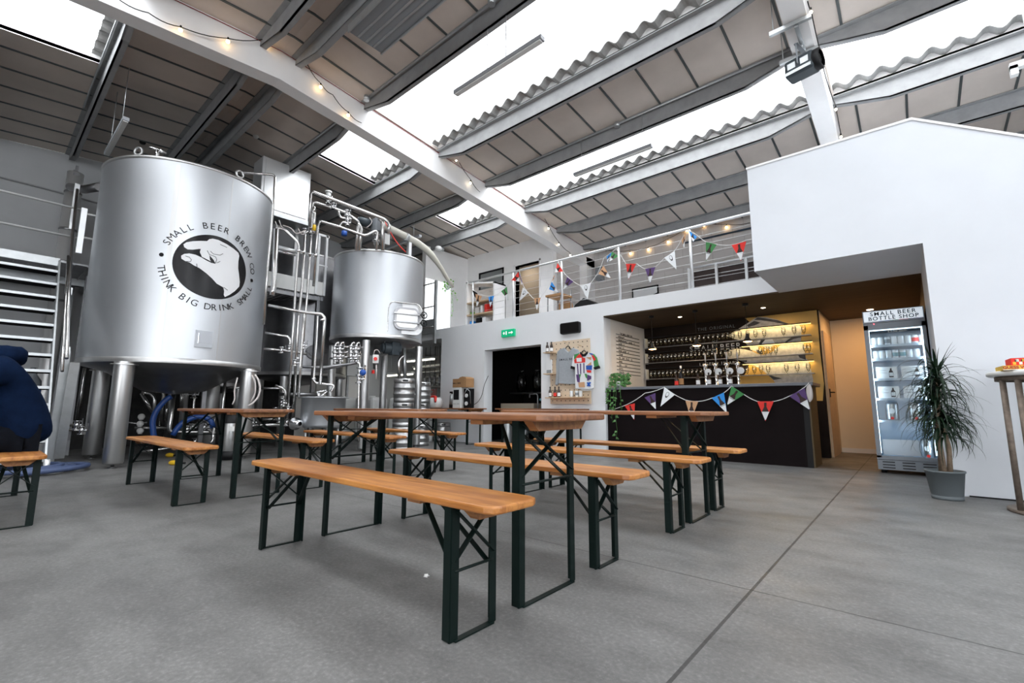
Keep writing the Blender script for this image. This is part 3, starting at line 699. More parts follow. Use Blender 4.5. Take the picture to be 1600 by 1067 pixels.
def game_box(name, label, c, dx, dy, dz, rz, base, parts):
    b = MB(); b.box(-dx/2, dx/2, -dy/2, dy/2, 0, dz); mats_ = [base]
    for (x0, x1, z0, z1, m_) in parts:
        if m_ not in mats_: mats_.append(m_)
        b.box(x0*dx-dx/2, x1*dx-dx/2, -dy/2-.0015, -dy/2, z0*dz, z1*dz, mats_.index(m_))
    tx = {'yellow_game': 'GUESS WHO?'}.get(name)
    return b, mats_
g1, ms = game_box('yellow_game', '', 0, .24, .24, .035, 0, 'yellow', [(.62, .95, .1, .9, 'flag_purple'), (.0, 1, .0, .12, 'flag_white')]); ms.append('text_red')
text(g1, 'GUESS WHO?', (-.03, -.1225, .018), (1, 0, 0), (0, 0, 1), .030, len(ms)-1, offset=.0012)
tag(g1.build('board_game', ms, loc=(.66, 5.34, tz), rz=.08), 'flat yellow board game box lying on the tall table under the others', 'board game', 'board games')
g2, ms = game_box('draughts', '', 0, .17, .2, .06, 0, 'flag_red', [(.05+.1*i, .15+.1*i, .15+.35*((i) % 2), .5+.35*(i % 2), 'card_white' if i % 3 else 'yellow') for i in range(9)]+[(.12+.2*i, .2+.2*i, .5, .8, 'black') for i in range(4)])
tag(g2.build('board_game', ms, loc=(.685, 5.38, tz+.035), rz=.05), 'red chequered game box stacked on the yellow one', 'board game', 'board games')
g3, ms = game_box('blue', '', 0, .26, .2, .07, 0, 'flag_blue', [(.0, 1, .0, .5, 'card_white'), (.1, .3, .1, .45, 'black'), (.4, .55, .05, .4, 'flag_purple')])
tag(g3.build('board_game', ms, loc=(.93, 5.36, tz+.035), rz=-.03), 'blue game box with a white lower edge at the right picture edge', 'board game', 'board games')
g4, ms = game_box('base', '', 0, .26, .24, .035, 0, 'card_white', [(.1, .5, .2, .7, 'flag_green')])
tag(g4.build('board_game', ms, loc=(.93, 5.36, tz), rz=-.02), 'white and green game box beneath the blue one', 'board game', 'board games')

# ================================================================== DRACAENA IN GREY POT
random.seed(5)
t = thing('potted_dragon_tree', 'tall dragon tree with drooping dark leaves in a round grey pot beside the fridge', 'plant', (.155, 5.78, 0))
b = MB(); b.lathe([(.001, .0), (.108, .0), (.112, .03), (.104, .032), (.110, .04), (.135, .235), (.142, .235), (.142, .25), (.128, .25), (.122, .20), (.001, .20)], n=36); b.build('pot', 'pot_grey', t)
b = MB(); b.lathe([(.001, .205), (.12, .203)], n=24); b.build('soil', 'soil', t)
for p in ([(0, -.01, .2), (-.01, 0, .5), (.0, -.01, .80)], [(.035, .01, .2), (.05, .02, .45), (.03, .02, .62)], [(-.02, .02, .2), (.0, .03, .7), (.03, .03, 1.05)]):
    q = MB(); q.tube(p, [.022, .018, .014], 10); q.build('stem', 'trunk', t)
fo = MB()
def leaf(mb, base, az, up, L, wd, droop, mi=0, n=8):
    d = Vector((math.cos(az), math.sin(az), 0)); sd = Vector((-math.sin(az), math.cos(az), 0)); p = Vector(base); el = up; vs = []
    for i in range(n+1):
        t_ = i/n; wv = wd*(.55+.45*math.sin(PI*min(1, t_*1.6)))*(1-t_)**.55 if t_ < 1 else 0
        vs += [p-sd*wv+Vector((0, 0, wv*.35)), p, p+sd*wv+Vector((0, 0, wv*.35))]
        p = p+(d*math.cos(el)+Vector((0, 0, 1))*math.sin(el))*(L/n); el -= droop/n
    fs = []
    for i in range(n):
        for k in (0, 1): a = i*3+k; fs.append((a, a+1, a+4, a+3))
    mb.add(vs, fs, mi, True)
for (hx, hy, hz, cnt, sp) in ((0, -.01, .80, 110, .18), (.03, .02, .62, 95, .16), (.03, .03, 1.05, 120, .22)):
    for i in range(cnt):
        fr = random.random(); az = random.uniform(0, 2*PI); z = hz+sp*(fr-.6)
        leaf(fo, (hx+.01*math.cos(az), hy+.01*math.sin(az), z), az, random.uniform(.1, 1.35)*fr+.15, random.uniform(.24, .44), random.uniform(.009, .015), random.uniform(1.6, 3.2))
for i in range(8):
    az = random.uniform(0, 2*PI); leaf(fo, (.03, .03, 1.08), az, 1.3+random.uniform(-.12, .15), random.uniform(.25, .40), .011, random.uniform(.1, .7))
for az, L in ((.2, .42), (-.4, .38), (2.6, .34), (3.3, .40)): leaf(fo, (.03, .02, 1.0), az, .9, L, .009, 1.3)
fo.v = [(x, min(y, .245), z) for x, y, z in fo.v]; fo.build('foliage', 'plant_green', t, fixn=False)
# ================================================================== BREWING VESSELS
def vessel_shell(name, c, r, z0, z1, zb, parent, m_='steel', n=96):
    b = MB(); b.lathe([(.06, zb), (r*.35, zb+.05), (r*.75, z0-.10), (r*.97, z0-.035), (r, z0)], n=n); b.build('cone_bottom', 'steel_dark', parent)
    b = MB(); b.lathe([(r, z0), (r, z1)], n=n); b.build(name, m_, parent)
    b = MB(); b.lathe([(r+.006, z0-.02), (r+.010, z0), (r+.010, z0+.045), (r+.001, z0+.05)], n=n); b.build('lower_band', 'steel_brushed', parent)
    b = MB(); b.lathe([(r, z1-.04), (r+.012, z1-.03), (r+.012, z1), (r-.02, z1+.012), (r*.6, z1+.10), (.12, z1+.14), (.001, z1+.14)], n=n); b.build('lid', 'steel_brushed', parent)
C1 = Vector((-8.76, 2.07, 0)); R1 = 1.16
t1 = thing('brewing_vessel', 'largest round steel vessel on four legs, black round hand emblem on its side', 'brewing tank', C1)
vessel_shell('shell', None, R1, 1.40, 4.31, .98, t1)
for dx, dy in ((.81, -.77), (.81, .77), (-.81, -.77), (-.81, .77)):
    b = MB(); b.lathe([(.001, .05), (.10, .05), (.112, .07), (.112, 1.38)], (dx, dy, 0), 32); b.lathe([(.15, 1.335), (.15, 1.35), (.112, 1.35)], (dx, dy, 0), 32)
    l = b.build('leg', 'steel_brushed', t1); b = MB(); b.lathe([(.001, 0), (.045, 0), (.045, .012), (.02, .014), (.02, .055), (.001, .055)], (dx, dy, 0), 16); b.build('levelling_foot', 'steel_dark', l)
b = MB(); th = math.atan2(-C1.y, -C1.x)
def on1(x, y, e=.003): return aCyl(x, y, C1, R1+e)-C1
# name plate, seams, lifting eyes
p0 = on1(318, 530); nrm = Vector((p0.x, p0.y, 0)).normalized(); tg = Vector((-nrm.y, nrm.x, 0))
b = MB(); b.obox(p0+nrm*.01, tg*.11, nrm*.012, Vector((0, 0, .12))).obox(p0+nrm*.026+Vector((0, 0, .01)), tg*.07, nrm*.006, Vector((0, 0, .07))); b.build('name_plate', 'chrome', t1)
for px in (262, 352):
    a0 = on1(px, 415); an = math.atan2(a0.y, a0.x); b = MB(); d = Vector((math.cos(an), math.sin(an), 0)); tt = Vector((-d.y, d.x, 0))
    b.obox(d*(R1+.001)+Vector((0, 0, 2.85)), tt*(.028 if px == 262 else .006), d*.0015, Vector((0, 0, 1.38))); b.build('weld_seam', 'steel_brushed', t1)
for px, zz in ((374, 4.31), (205, 4.31)):
    a0 = on1(px, 300); an = math.atan2(a0.y, a0.x); d = Vector((math.cos(an), math.sin(an), 0)); tt = Vector((-d.y, d.x, 0)); p = d*(R1-.03)
    b = MB(); ring = [p+tt*(.055*math.cos(q*PI/8))+Vector((0, 0, zz+.075+.055*math.sin(q*PI/8))) for q in range(16)]; b.tube(ring, .016, 8, closed=True); b.obox(p+Vector((0, 0, zz+.01)), tt*.04, d*.012, Vector((0, 0, .025))); b.build('lifting_eye', 'steel_brushed', t1)
b = MB(); pt = aCyl(243, 262, C1, R1*.96)-C1; b.cyl((pt.x, pt.y, 4.31), (pt.x, pt.y, 4.42), .025, 10).tube([(pt.x-.02, pt.y-.10, 4.43), (pt.x, pt.y, 4.44), (pt.x+.02, pt.y+.10, 4.41)], .016, 8).ball((pt.x, pt.y+.05, 4.43), .035, 10, 6); b.build('lid_clamp', 'chrome', t1)
# emblem: black disc, pinching hand, ring of letters
def surf(s, z, e=.003):   # s arc length about the emblem centre, z height
    a = A0+s/R1; return Vector((math.cos(a)*(R1+e), math.sin(a)*(R1+e), z))
L_, R_, T_, B_ = on1(268.8, 410), on1(384.6, 425), on1(322, 364.7), on1(341, 468.5)
aL, aR = math.atan2(L_.y, L_.x), math.atan2(R_.y, R_.x)
A0 = (aL+aR)/2; RS = abs(aR-aL)/2*R1; Z0 = (T_.z+B_.z)/2; RZ = (T_.z-B_.z)/2
b = MB(); N_, K_ = 64, 12
vs = [surf(0, Z0, .003)]+[surf(RS*k/K_*math.cos(2*PI*i/N_), Z0+RZ*k/K_*math.sin(2*PI*i/N_), .003) for k in range(1, K_+1) for i in range(N_)]
fs = [(0, 1+i, 1+(i+1) % N_) for i in range(N_)]+[(1+(k-1)*N_+i, 1+k*N_+i, 1+k*N_+(i+1) % N_, 1+(k-1)*N_+(i+1) % N_) for k in range(1, K_) for i in range(N_)]
b.add(vs, fs); b.build('emblem_disc', 'black_gloss', t1)
def zc(pts, ox=230, oy=330, s=5.616): return [(ox+x/s, oy+y/s) for x, y in pts]
hand = zc([(318, 290), (345, 272), (400, 263), (470, 260), (525, 262), (545, 245), (575, 240), (625, 252), (700, 290), (760, 330), (800, 365), (808, 390), (800, 440), (798, 500), (806, 560), (812, 620), (808, 660), (770, 700), (720, 735), (682, 752), (672, 735), (675, 700), (668, 668), (610, 635), (570, 590), (520, 545), (460, 500), (410, 475), (372, 450), (330, 435), (300, 415), (298, 390), (325, 374), (370, 370), (425, 382), (470, 402), (520, 432), (560, 452), (600, 462), (585, 430), (560, 400), (545, 385), (530, 350), (470, 330), (400, 337), (355, 335), (325, 315)])
b = MB(); wrap_poly(b, hand, lambda x, y: on1(x, y, .0065), 6); b.build('hand_emblem', 'logo_white', t1)
inner = [zc([(470, 330), (520, 340), (545, 380), (550, 425), (560, 440), (530, 425), (480, 400), (462, 360)]), zc([(560, 385), (610, 380), (650, 392), (655, 410), (625, 445), (590, 430)])]
b = MB()
for q in inner: wrap_poly(b, q, lambda x, y: on1(x, y, .0075), 6)
b.build('curled_fingers', 'logo_white', t1)
b = MB()
for q in ([(452, 330), (462, 365), (480, 405), (500, 415)], [(527, 345), (545, 380), (575, 390), (600, 400), (610, 425), (598, 455), (620, 450), (640, 440)], [(555, 350), (580, 375), (640, 385), (665, 372)], [(335, 392), (370, 402), (388, 425), (380, 442), (345, 440)], [(640, 290), (700, 318)], [(672, 668), (705, 692)], [(435, 460), (438, 500)]):
    b.tube([on1(x, y, .009) for x, y in zc(q)], .0035, 5)
b.build('emblem_lines', 'text_dark', t1)
b = MB(); RT_ = RS*1.27
def ring_text(txt, a_start, a_end, inward):
    n_ = len(txt)
    for i, ch in enumerate(txt):
        if ch == ' ': continue
        a = math.radians(a_start+(a_end-a_start)*i/(n_-1)); vs, fs = textmesh(ch, .132, 1.0, 'CENTER')
        if not inward: ux, uy = math.sin(a), -math.cos(a); vx, vy = math.cos(a), math.sin(a)
        else: ux, uy = -math.sin(a), math.cos(a); vx, vy = -math.cos(a), -math.sin(a)
        cx, cz_ = RT_*math.cos(a), RT_*(RZ/RS)*math.sin(a)
        b.add([surf(SG*(cx+ux*p.x+vx*p.y), Z0+cz_+uy*p.x+vy*p.y, .004) for p in vs], fs)
# increasing angle about the axis runs to the right of the picture for a viewer outside the shell
SG = 1 if (surf(.3, Z0)+C1-CAMV).dot(RT)/(surf(.3, Z0)+C1-CAMV).dot(FW) > (surf(-.3, Z0)+C1-CAMV).dot(RT)/(surf(-.3, Z0)+C1-CAMV).dot(FW) else -1
ring_text('SMALL BEER BREW CO', 156, 10, False); ring_text('THINK BIG DRINK SMALL', 192, 342, True)
for a in (174, -4):
    a = math.radians(a); cx, cz_ = RT_*math.cos(a), RT_*(RZ/RS)*math.sin(a); pts = [(cx+.028*math.cos(q*PI/8), cz_+.028*math.sin(q*PI/8)) for q in range(16)]
    b.flat([surf(SG*x, Z0+z, .004) for x, z in pts])
b.build('emblem_lettering', 'text_dark', t1, fixn=False)

# second vessel with manway door
C2 = Vector((-8.236, 5.312, 0)); R2 = .898
t2 = thing('brewing_vessel', 'smaller round steel vessel with a square manway door and two hand wheels, on four legs', 'brewing tank', C2)
vessel_shell('shell', None, R2, 2.10, 3.77, 1.82, t2)
for dx, dy in ((.61, -.61), (.61, .61), (-.61, -.61), (-.61, .61)):
    b = MB(); b.lathe([(.001, .04), (.07, .04), (.074, .06), (.074, 2.02)], (dx, dy, 0), 28); l = b.build('leg', 'steel_brushed', t2)
    b = MB(); b.lathe([(.001, 0), (.04, 0), (.04, .012), (.018, .014), (.018, .045), (.001, .045)], (dx, dy, 0), 14); b.build('levelling_foot', 'steel_dark', l)
P2 = aCyl(634, 499, C2, R2)-C2; nrm = Vector((P2.x, P2.y, 0)).normalized(); nrm = (nrm+Vector((.25, -.5, 0))).normalized(); tg = Vector((-nrm.y, nrm.x, 0)); UZ = Vector((0, 0, 1))
def rrect(w_, h_, r_, n_=6):
    pts = []
    for cx, cy_, a0 in ((w_/2-r_, h_/2-r_, 0), (-w_/2+r_, h_/2-r_, 90), (-w_/2+r_, -h_/2+r_, 180), (w_/2-r_, -h_/2+r_, 270)):
        for k in range(n_+1): a = math.radians(a0+90*k/n_); pts.append((cx+r_*math.cos(a), cy_+r_*math.sin(a)))
    return pts
b = MB(); b.prism(rrect(.66, .60, .14), P2-nrm*.16, tg, UZ, nrm*.19); b.build('manway_frame', 'steel_brushed', t2, bevel=.012)
dr = MB(); dr.prism(rrect(.50, .44, .12), P2+nrm*.035, tg, UZ, nrm*.05); dr.prism(rrect(.42, .36, .10), P2+nrm*.085, tg, UZ, nrm*.012, 1); door = dr.build('manway_door', ['steel_dark', 'steel_pipe'], t2, bevel=.012)
for zz in (.085, -.075):
    b = MB(); b.bar(P2+nrm*.125-tg*.27+UZ*zz, P2+nrm*.125+tg*.30+UZ*zz, .05, .022, side=nrm); b.build('clamp_bar', 'chrome', door)
    wc_ = P2+nrm*.17+tg*.31+UZ*zz; wn = (nrm+tg*.2).normalized(); wu = wn.orthogonal().normalized(); wv = wn.cross(wu)
    b = MB(); b.tube([wc_+wu*(.062*math.cos(q*PI/9))+wv*(.062*math.sin(q*PI/9)) for q in range(18)], .011, 8, closed=True)
    for q in range(3): b.tube([wc_, wc_+wu*(.06*math.cos(q*2*PI/3))+wv*(.06*math.sin(q*2*PI/3))], .007, 6)
    b.cyl(wc_-wn*.06, wc_+wn*.02, .014, 8); b.build('hand_wheel', 'black', door)
b = MB(); b.tube([P2+nrm*.05-tg*.36-UZ*.62+nrm*-.3, P2+nrm*.06-tg*.36-UZ*.30, P2+nrm*.06-tg*.36+UZ*.20, P2+nrm*.06-tg*.30+UZ*.31, P2+nrm*.08+tg*.22+UZ*.31, P2+nrm*.10+tg*.30+UZ*.18, P2+nrm*.10+tg*.30+UZ*.05], .014, 8, fillet=.06); b.build('door_rail', 'steel_pipe', t2)
b = MB(); b.lathe([(.03, 1.55), (.05, 1.56), (.05, 1.84)], n=16); b.build('outlet', 'steel_pipe', t2)

# third vessel in the shade behind
C3 = Vector((-10.25, 4.72, 0)); R3 = .95
t3 = thing('brewing_vessel', 'shadowed steel vessel standing behind the pipes between the other two', 'brewing tank', C3)
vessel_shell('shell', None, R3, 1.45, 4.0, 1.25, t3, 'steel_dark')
for dx, dy in ((.6, -.6), (.6, .6), (-.6, -.6), (-.6, .6)):
    b = MB(); b.lathe([(.001, 0), (.075, 0), (.075, 1.4)], (dx, dy, 0), 20); b.build('leg', 'steel_brushed', t3)
p3 = aCyl(496, 551, C3, R3)-C3; n3 = Vector((p3.x, p3.y, 0)).normalized(); g3_ = Vector((-n3.y, n3.x, 0))
b = MB(); b.prism([(.24*math.cos(q*PI/12), .17*math.sin(q*PI/12)) for q in range(24)], p3-n3*.06, g3_, UZ, n3*.10); b.prism([(.19*math.cos(q*PI/12), .12*math.sin(q*PI/12)) for q in range(24)], p3+n3*.04, g3_, UZ, n3*.03); b.bar(p3+n3*.09-g3_*.24, p3+n3*.09+g3_*.24, .03, .02, side=UZ); b.build('oval_manway', 'steel_dark', t3)
t4 = thing('brewing_vessel', 'dark steel vessel mostly hidden behind the emblem vessel', 'brewing tank', (-10.9, 3.1, 0))
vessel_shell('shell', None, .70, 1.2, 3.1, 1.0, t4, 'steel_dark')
for dx, dy in ((.45, -.45), (.45, .45), (-.45, -.45), (-.45, .45)):
    b = MB(); b.lathe([(.001, 0), (.06, 0), (.06, 1.2)], (dx, dy, 0), 16); b.build('leg', 'steel_brushed', t4)

# open steel tub with pump
tb = thing('steel_tub', 'open-topped steel tub with a rolled rim between the two big vessels', 'tub', (-7.52, 3.89, 0))
b = MB(); b.lathe([(.001, .455), (.30, .455), (.345, .475), (.350, .50), (.350, .93), (.40, .935), (.40, .948), (.345, .948), (.34, .60)], n=56); b.build('body', 'steel', tb)
for a in (30, 150, 270):
    a = math.radians(a); b = MB(); b.cyl((.28*math.cos(a), .28*math.sin(a), 0), (.28*math.cos(a), .28*math.sin(a), .46), .022, 12); b.build('leg', 'steel_brushed', tb)
b = MB(); b.lathe([(.001, .955), (.30, .965), (.34, .95)], n=40); b.tube([(.0, -.1, .96), (.02, -.14, 1.04), (.10, -.02, 1.06)], .011, 8).tube([(-.05, -.05, .96), (-.02, .06, 1.05)], .012, 8).ball((0, -.1, .985), .035, 10, 6); b.build('lid_clamp', 'chrome', tb)
b = MB(); b.lathe([(.07, -.02), (.10, 0), (.10, .06), (.06, .08), (.06, .20), (.03, .2)], (-.12, -.42, .52), 20, axis='x'); b.tube([(-.05, -.35, .52), (.05, -.25, .52)], .04, 10); b.build('pump', 'chrome', tb)

# ------------------------------------------------------------------ gantry platform and white cabinet between the vessels
FX = -8.72
gp = thing('steel_gantry', 'raised steel walkway with grating and white edge board between the two large vessels', 'walkway', (0, 0, 0))
q1, q2 = aX(421, 446, FX), aX(505, 463, FX); zp = (q1.z+q2.z)/2; y0_, y1_ = q1.y, q2.y
b = MB(); b.box(FX-.03, FX, y0_-.9, y1_, zp, zp+.27); b.build('edge_board', 'plastic_white', gp)
b = MB()
for i in range(26): x = FX-.06-i*.05; b.box(x-.018, x, y0_-.9, y1_, zp-.02, zp+.01)
for i in range(22):
    y = y0_-.9+i*(y1_-y0_+.9)/21; b.box(FX-1.35, FX-.03, y, y+.012, zp-.03, zp-.01)
b.build('grating', 'steel_dark', gp)
b = MB()
for y in (y0_-.9, y1_-.04): b.box(FX-1.35, FX-.02, y, y+.05, zp-.10, zp-.02)
b.box(FX-.08, FX-.03, y0_-.9, y1_, zp-.10, zp-.03).box(FX-1.36, FX-1.30, y0_-.9, y1_, zp-.10, zp-.03); b.build('frame', 'steel_dark', gp)
for x, y in ((FX-.07, y0_-.85), (FX-.07, y1_-.07), (FX-1.3, y1_-.07)):
    b = MB(); b.box(x-.03, x+.03, y-.03, y+.03, 0, zp-.02); b.build('post', 'steel_dark', gp)
for k, xx in enumerate((499.5, 512)):
    a_, b_ = aX(xx, 369, FX+.02), aX(xx-7, 455, FX+.02); b = MB(); b.bar((FX+.02, (a_.y+b_.y)/2, a_.z), (FX+.02, (a_.y+b_.y)/2, zp), .045, .045); b.build('rail_post', 'steel_white', gp)
a_, b_ = aX(497, 366, FX+.02), aX(514, 371, FX+.02); b = MB(); b.bar((FX+.02, a_.y, a_.z), (FX+.02, b_.y, a_.z), .045, .045).bar((FX+.02, a_.y, a_.z-.62), (FX+.02, b_.y, a_.z-.62), .03, .03); b.build('rail', 'steel_white', gp)
cb = thing('control_cabinet', 'large pale steel cabinet mounted high up under the roof between the vessels', 'cabinet', (0, 0, 0))
b = MB(); b.box(-9.28, -8.84, 3.10, 4.02, 4.42, 5.46); b.build('body', 'steel_white', cb, bevel=.012)
b = MB(); b.box(-8.84, -8.825, 3.15, 3.97, 4.47, 5.41); b.build('door', 'steel_white', cb, bevel=.006)
b = MB(); b.box(-9.2, -8.78, 3.15, 4.08, 4.34, 4.42); b.build('cable_tray', 'galv', cb)
for y in (3.2, 3.95): b = MB(); b.box(-9.2, -9.14, y-.03, y+.03, zp, 4.36); b.build('support_post', 'steel_brushed', cb)

# ------------------------------------------------------------------ pipework: every run traced and given its own distance
def run(parent, name, px, D, r=.022, m_='steel_pipe', fil=.07, n=10):
    b = MB(); pts = []
    for i, q in enumerate(px):
        d = D if not isinstance(D, (list, tuple)) else D[i]; pts.append(aD(q[0], q[1], d))
    b.tube(pts, r, n, fillet=fil); return b.build(name, m_, parent)
def valve(parent, q, D, s=.045, m_='chrome', axis=(0, 0, 1)):
    p = aD(q[0], q[1], D); a = Vector(axis); b = MB()
    b.cyl(p-a*s*1.3, p+a*s*1.3, s*.62, 12).cyl(p-a*s*1.3, p-a*s*1.0, s, 14).cyl(p+a*s*1.0, p+a*s*1.3, s, 14)
    o = a.orthogonal().normalized(); b.cyl(p, p+o*s*1.5, s*.35, 8).bar(p+o*s*1.5, p+o*s*1.5+a*s*2, s*.5, s*.2)
    return b.build('valve', m_, parent)
pw = thing('pipework', 'tall bundle of thin steel pipes and valves rising left of the manway vessel', 'pipework', (0, 0, 0))
run(pw, 'pipe', [(484, 358), (485.5, 303), (489, 300), (602, 343), (608, 349), (607, 366)], 8.75, .030)
run(pw, 'pipe', [(481, 447), (485, 395), (488.5, 315), (529, 328), (541, 333), (562, 347), (559, 392)], 8.85, .024)
run(pw, 'pipe', [(490, 447), (497, 352), (500, 345.5), (529, 354), (571, 369), (586, 361), (589.5, 362), (588, 391)], 8.7, .024)
run(pw, 'pipe', [(432, 358), (428, 447), (425, 462)], 8.3, .042)
run(pw, 'pipe', [(431, 356), (444, 358), (467, 380), (462, 445), (459, 500), (449, 655)], 8.5, .022)
run(pw, 'pipe', [(477, 367), (472, 447), (466, 500), (458, 655)], 8.55, .024)
run(pw, 'pipe', [(486, 368), (481, 450), (466.5, 619)], 8.6, .020)
run(pw, 'pipe', [(491, 332), (491.5, 322), (489, 331), (492, 334), (490, 365)], 8.6, .026)
run(pw, 'pipe', [(380, 270), (430, 273), (427, 322), (418, 420), (412, 507)], [7.9, 7.9, 7.8, 7.7, 7.7], .018)
run(pw, 'pipe', [(419, 477), (475, 488), (503, 491), (507.5, 497), (500, 600)], 8.4, .026)
run(pw, 'pipe', [(475, 489), (470, 560), (466, 622)], 8.45, .02)
run(pw, 'pipe', [(496.5, 494), (490, 598), (524, 602), (516, 612)], 8.6, .02)
run(pw, 'pipe', [(414, 520), (450, 526), (454, 532), (452, 548)], 8.9, .024)
run(pw, 'pipe', [(412, 545), (438, 547), (480, 553)], 8.9, .024)
run(pw, 'pipe', [(470, 573), (505, 574), (558, 567)], 8.7, .022, 'steel_dark')
run(pw, 'pipe', [(430, 602), (446, 608), (446, 640)], 9.2, .024)
run(pw, 'pipe', [(435, 616), (500, 616)], 9.3, .03, 'steel_dark')
run(pw, 'pipe', [(433, 386), (466, 394)], 8.6, .035, 'steel_white')
run(pw, 'pipe', [(433, 392), (462, 399)], 8.7, .02)
run(pw, 'pipe', [(529, 330), (530, 336), (534, 341), (541, 341)], 8.8, .022)
run(pw, 'pipe', [(531, 356), (532, 349), (537, 347), (545, 349)], 8.7, .02)
run(pw, 'pipe', [(556.5, 392), (560, 349), (565, 356), (561, 392)], 8.75, .03)
run(pw, 'pipe', [(598, 392), (597.5, 346), (592, 341)], 8.8, .036)
for q, D in (((476, 362), 8.6), ((486, 361), 8.6), ((513, 313), 8.8), ((542, 333), 8.8), ((543, 341), 8.8), ((543, 348), 8.7), ((520, 322), 8.8), ((452, 545), 8.9), ((440, 547), 8.85), ((450, 640), 8.5), ((444, 630), 8.6), ((461, 567), 8.5), ((474, 540), 8.5)): valve(pw, q, D, .042)
for q, D in (((466, 392), 8.5), ((474, 394), 8.5), ((484, 397), 8.6), ((493, 399), 8.6), ((466, 560), 8.5), ((490, 592), 8.6), ((504, 500), 8.4)):
    p = aD(q[0], q[1], D); b = MB(); b.cyl(p-UZ*.02, p+UZ*.02, .042, 14); b.build('clamp', 'chrome', pw)
p = aD(513, 307, 8.8); b = MB(); b.cyl(p-UZ*.02, p+UZ*.07, .045, 12).cyl(p+UZ*.07, p+UZ*.10, .06, 12); b.build('actuator', 'plastic_white', pw)
p = aD(538, 364, 8.6); b = MB(); b.cyl(p-UZ*.05, p+UZ*.03, .05, 12); b.build('blue_actuator', 'blue', pw)
p = aD(491, 356, 8.55); b = MB(); b.cyl(p-UZ*.05, p+UZ*.05, .03, 10); b.build('brass_fitting', 'yellow', pw)
for pts, r in (([(442, 352), (455, 356), (462, 366), (478, 360)], .010), ([(436, 344), (440, 356), (452, 362)], .008), ([(430, 346), (436, 360)], .009), ([(466, 357), (472, 368), (481, 362)], .007)):
    run(pw, 'cable', pts, 8.5, r, 'hose_clear', .1, 6)
# valve manifold under the manway vessel
mf = thing('valve_manifold', 'row of steel valves and bends on a bar beneath the manway vessel', 'pipework', (0, 0, 0))
run(mf, 'support_bar', [(505, 577), (558, 567)], 8.9, .022, 'steel_dark')
for i, x in enumerate((523, 531, 548, 556)):
    run(mf, 'pipe', [(x, 566), (x+.5, 540), (x+3, 535.5), (x+7, 536)], 8.85+.05*i, .022)
    valve(mf, (x, 545), 8.85, .045); valve(mf, (x, 556), 8.85, .05); valve(mf, (x+.5, 564), 8.85, .035)
for a_, b_ in (((520, 552), (560, 549)), ((515, 560), (562, 556)), ((522, 541), (566, 543))): run(mf, 'pipe', [a_, b_], 8.95, .018)
run(mf, 'pipe', [(557, 566), (562, 568), (563, 580), (561, 594), (560, 640), (560, 690)], 8.6, .022)
valve(mf, (562, 581), 8.6, .06); valve(mf, (561, 592), 8.6, .06)
p = aD(567, 582, 8.5); b = MB(); b.ball(p, .055, 12, 8); b.build('blue_knob', 'blue', mf)
# agitator drive on top and motor under the manway vessel
gm = thing('gear_motor', 'grey geared motor with coupling on top of the manway vessel', 'motor', (0, 0, 0))
pa, pb_ = aD(561, 345, 9.0), aD(580, 350, 9.0); b = MB(); b.cyl(pa, pb_, .085, 20).cyl(pa-(pb_-pa).normalized()*.03, pa, .07, 16); b.build('motor', 'motor_grey', gm)
p = aD(589, 352, 9.0); b = MB(); b.box(p.x-.1, p.x+.1, p.y-.08, p.y+.1, p.z-.14, p.z+.12); b.build('gearbox', 'plastic_grey', gm, bevel=.02)
b = MB(); pz0 = 3.90
for k in range(6): b.cyl((p.x, p.y, pz0+k*.06), (p.x, p.y, pz0+.03+k*.06), .075 if k % 2 else .05, 16)
b.cyl((p.x, p.y, 3.86), (p.x, p.y, p.z), .03, 12); b.build('coupling', 'chrome', gm)
p = aD(604, 374, 9.0); b = MB(); b.box(p.x-.03, p.x+.03, p.y-.06, p.y+.06, p.z-.11, p.z+.11); b.build('junction_box', 'plastic_white', gm, bevel=.01)
run(gm, 'red_cable', [(600, 342), (609, 362), (622, 382), (634, 394)], 8.9, .010, 'bright_red', .2, 6)
run(gm, 'cable', [(577, 340), (582, 346), (578, 352), (572, 356)], 8.9, .008, 'hose_clear', .2, 6)
b = MB(); pa, pb_ = Vector((-8.05, 5.2, 1.62)), Vector((-8.35, 5.05, 1.62)); mm_ = aD(617, 545, 9.25); b.cyl(mm_-Vector((.05, .22, 0)), mm_+Vector((.02, .10, 0)), .11, 24).cyl(mm_-Vector((.06, .26, 0)), mm_-Vector((.05, .22, 0)), .085, 20).box(mm_.x-.05, mm_.x+.10, mm_.y-.12, mm_.y+.04, mm_.z-.13, mm_.z+.13)
mo = thing('electric_motor', 'dark grey electric motor hanging below the manway vessel', 'motor', (0, 0, 0)); b.build('housing', 'motor_grey', mo, bevel=.008)
b = MB(); b.cyl(mm_+UZ*.1, (mm_.x, mm_.y, 1.95), .03, 10); b.build('shaft', 'steel_pipe', mo)
run(mo, 'bracket', [(582, 537), (620, 541), (628, 548)], 9.2, .014, 'steel_dark')
sw = thing('isolator_switch', 'white switch box with a red knob on the leg of the manway vessel', 'switch', (0, 0, 0))
p = aD(587, 561, 8.9); n_ = Vector((.8, -.6, 0)); g_ = Vector((.6, .8, 0)); b = MB(); b.obox(p, g_*.055, n_*.035, UZ*.08); b.build('housing', 'plastic_white', sw, bevel=.01)
b = MB(); b.cyl(p+n_*.035, p+n_*.07, .032, 16); b.build('knob', 'bright_red', sw)
run(sw, 'cable', [(584, 553), (585, 547), (590, 546), (594, 552)], 8.9, .007, 'hose_clear', .1, 6); run(sw, 'cable', [(588, 570), (588, 592)], 8.85, .012, 'hose_clear', .1, 6)
b = MB(); p = aD(583, 581, 8.85); b.box(p.x-.02, p.x+.02, p.y-.02, p.y+.02, p.z-.03, p.z+.03); b.build('red_tag', 'red', sw)
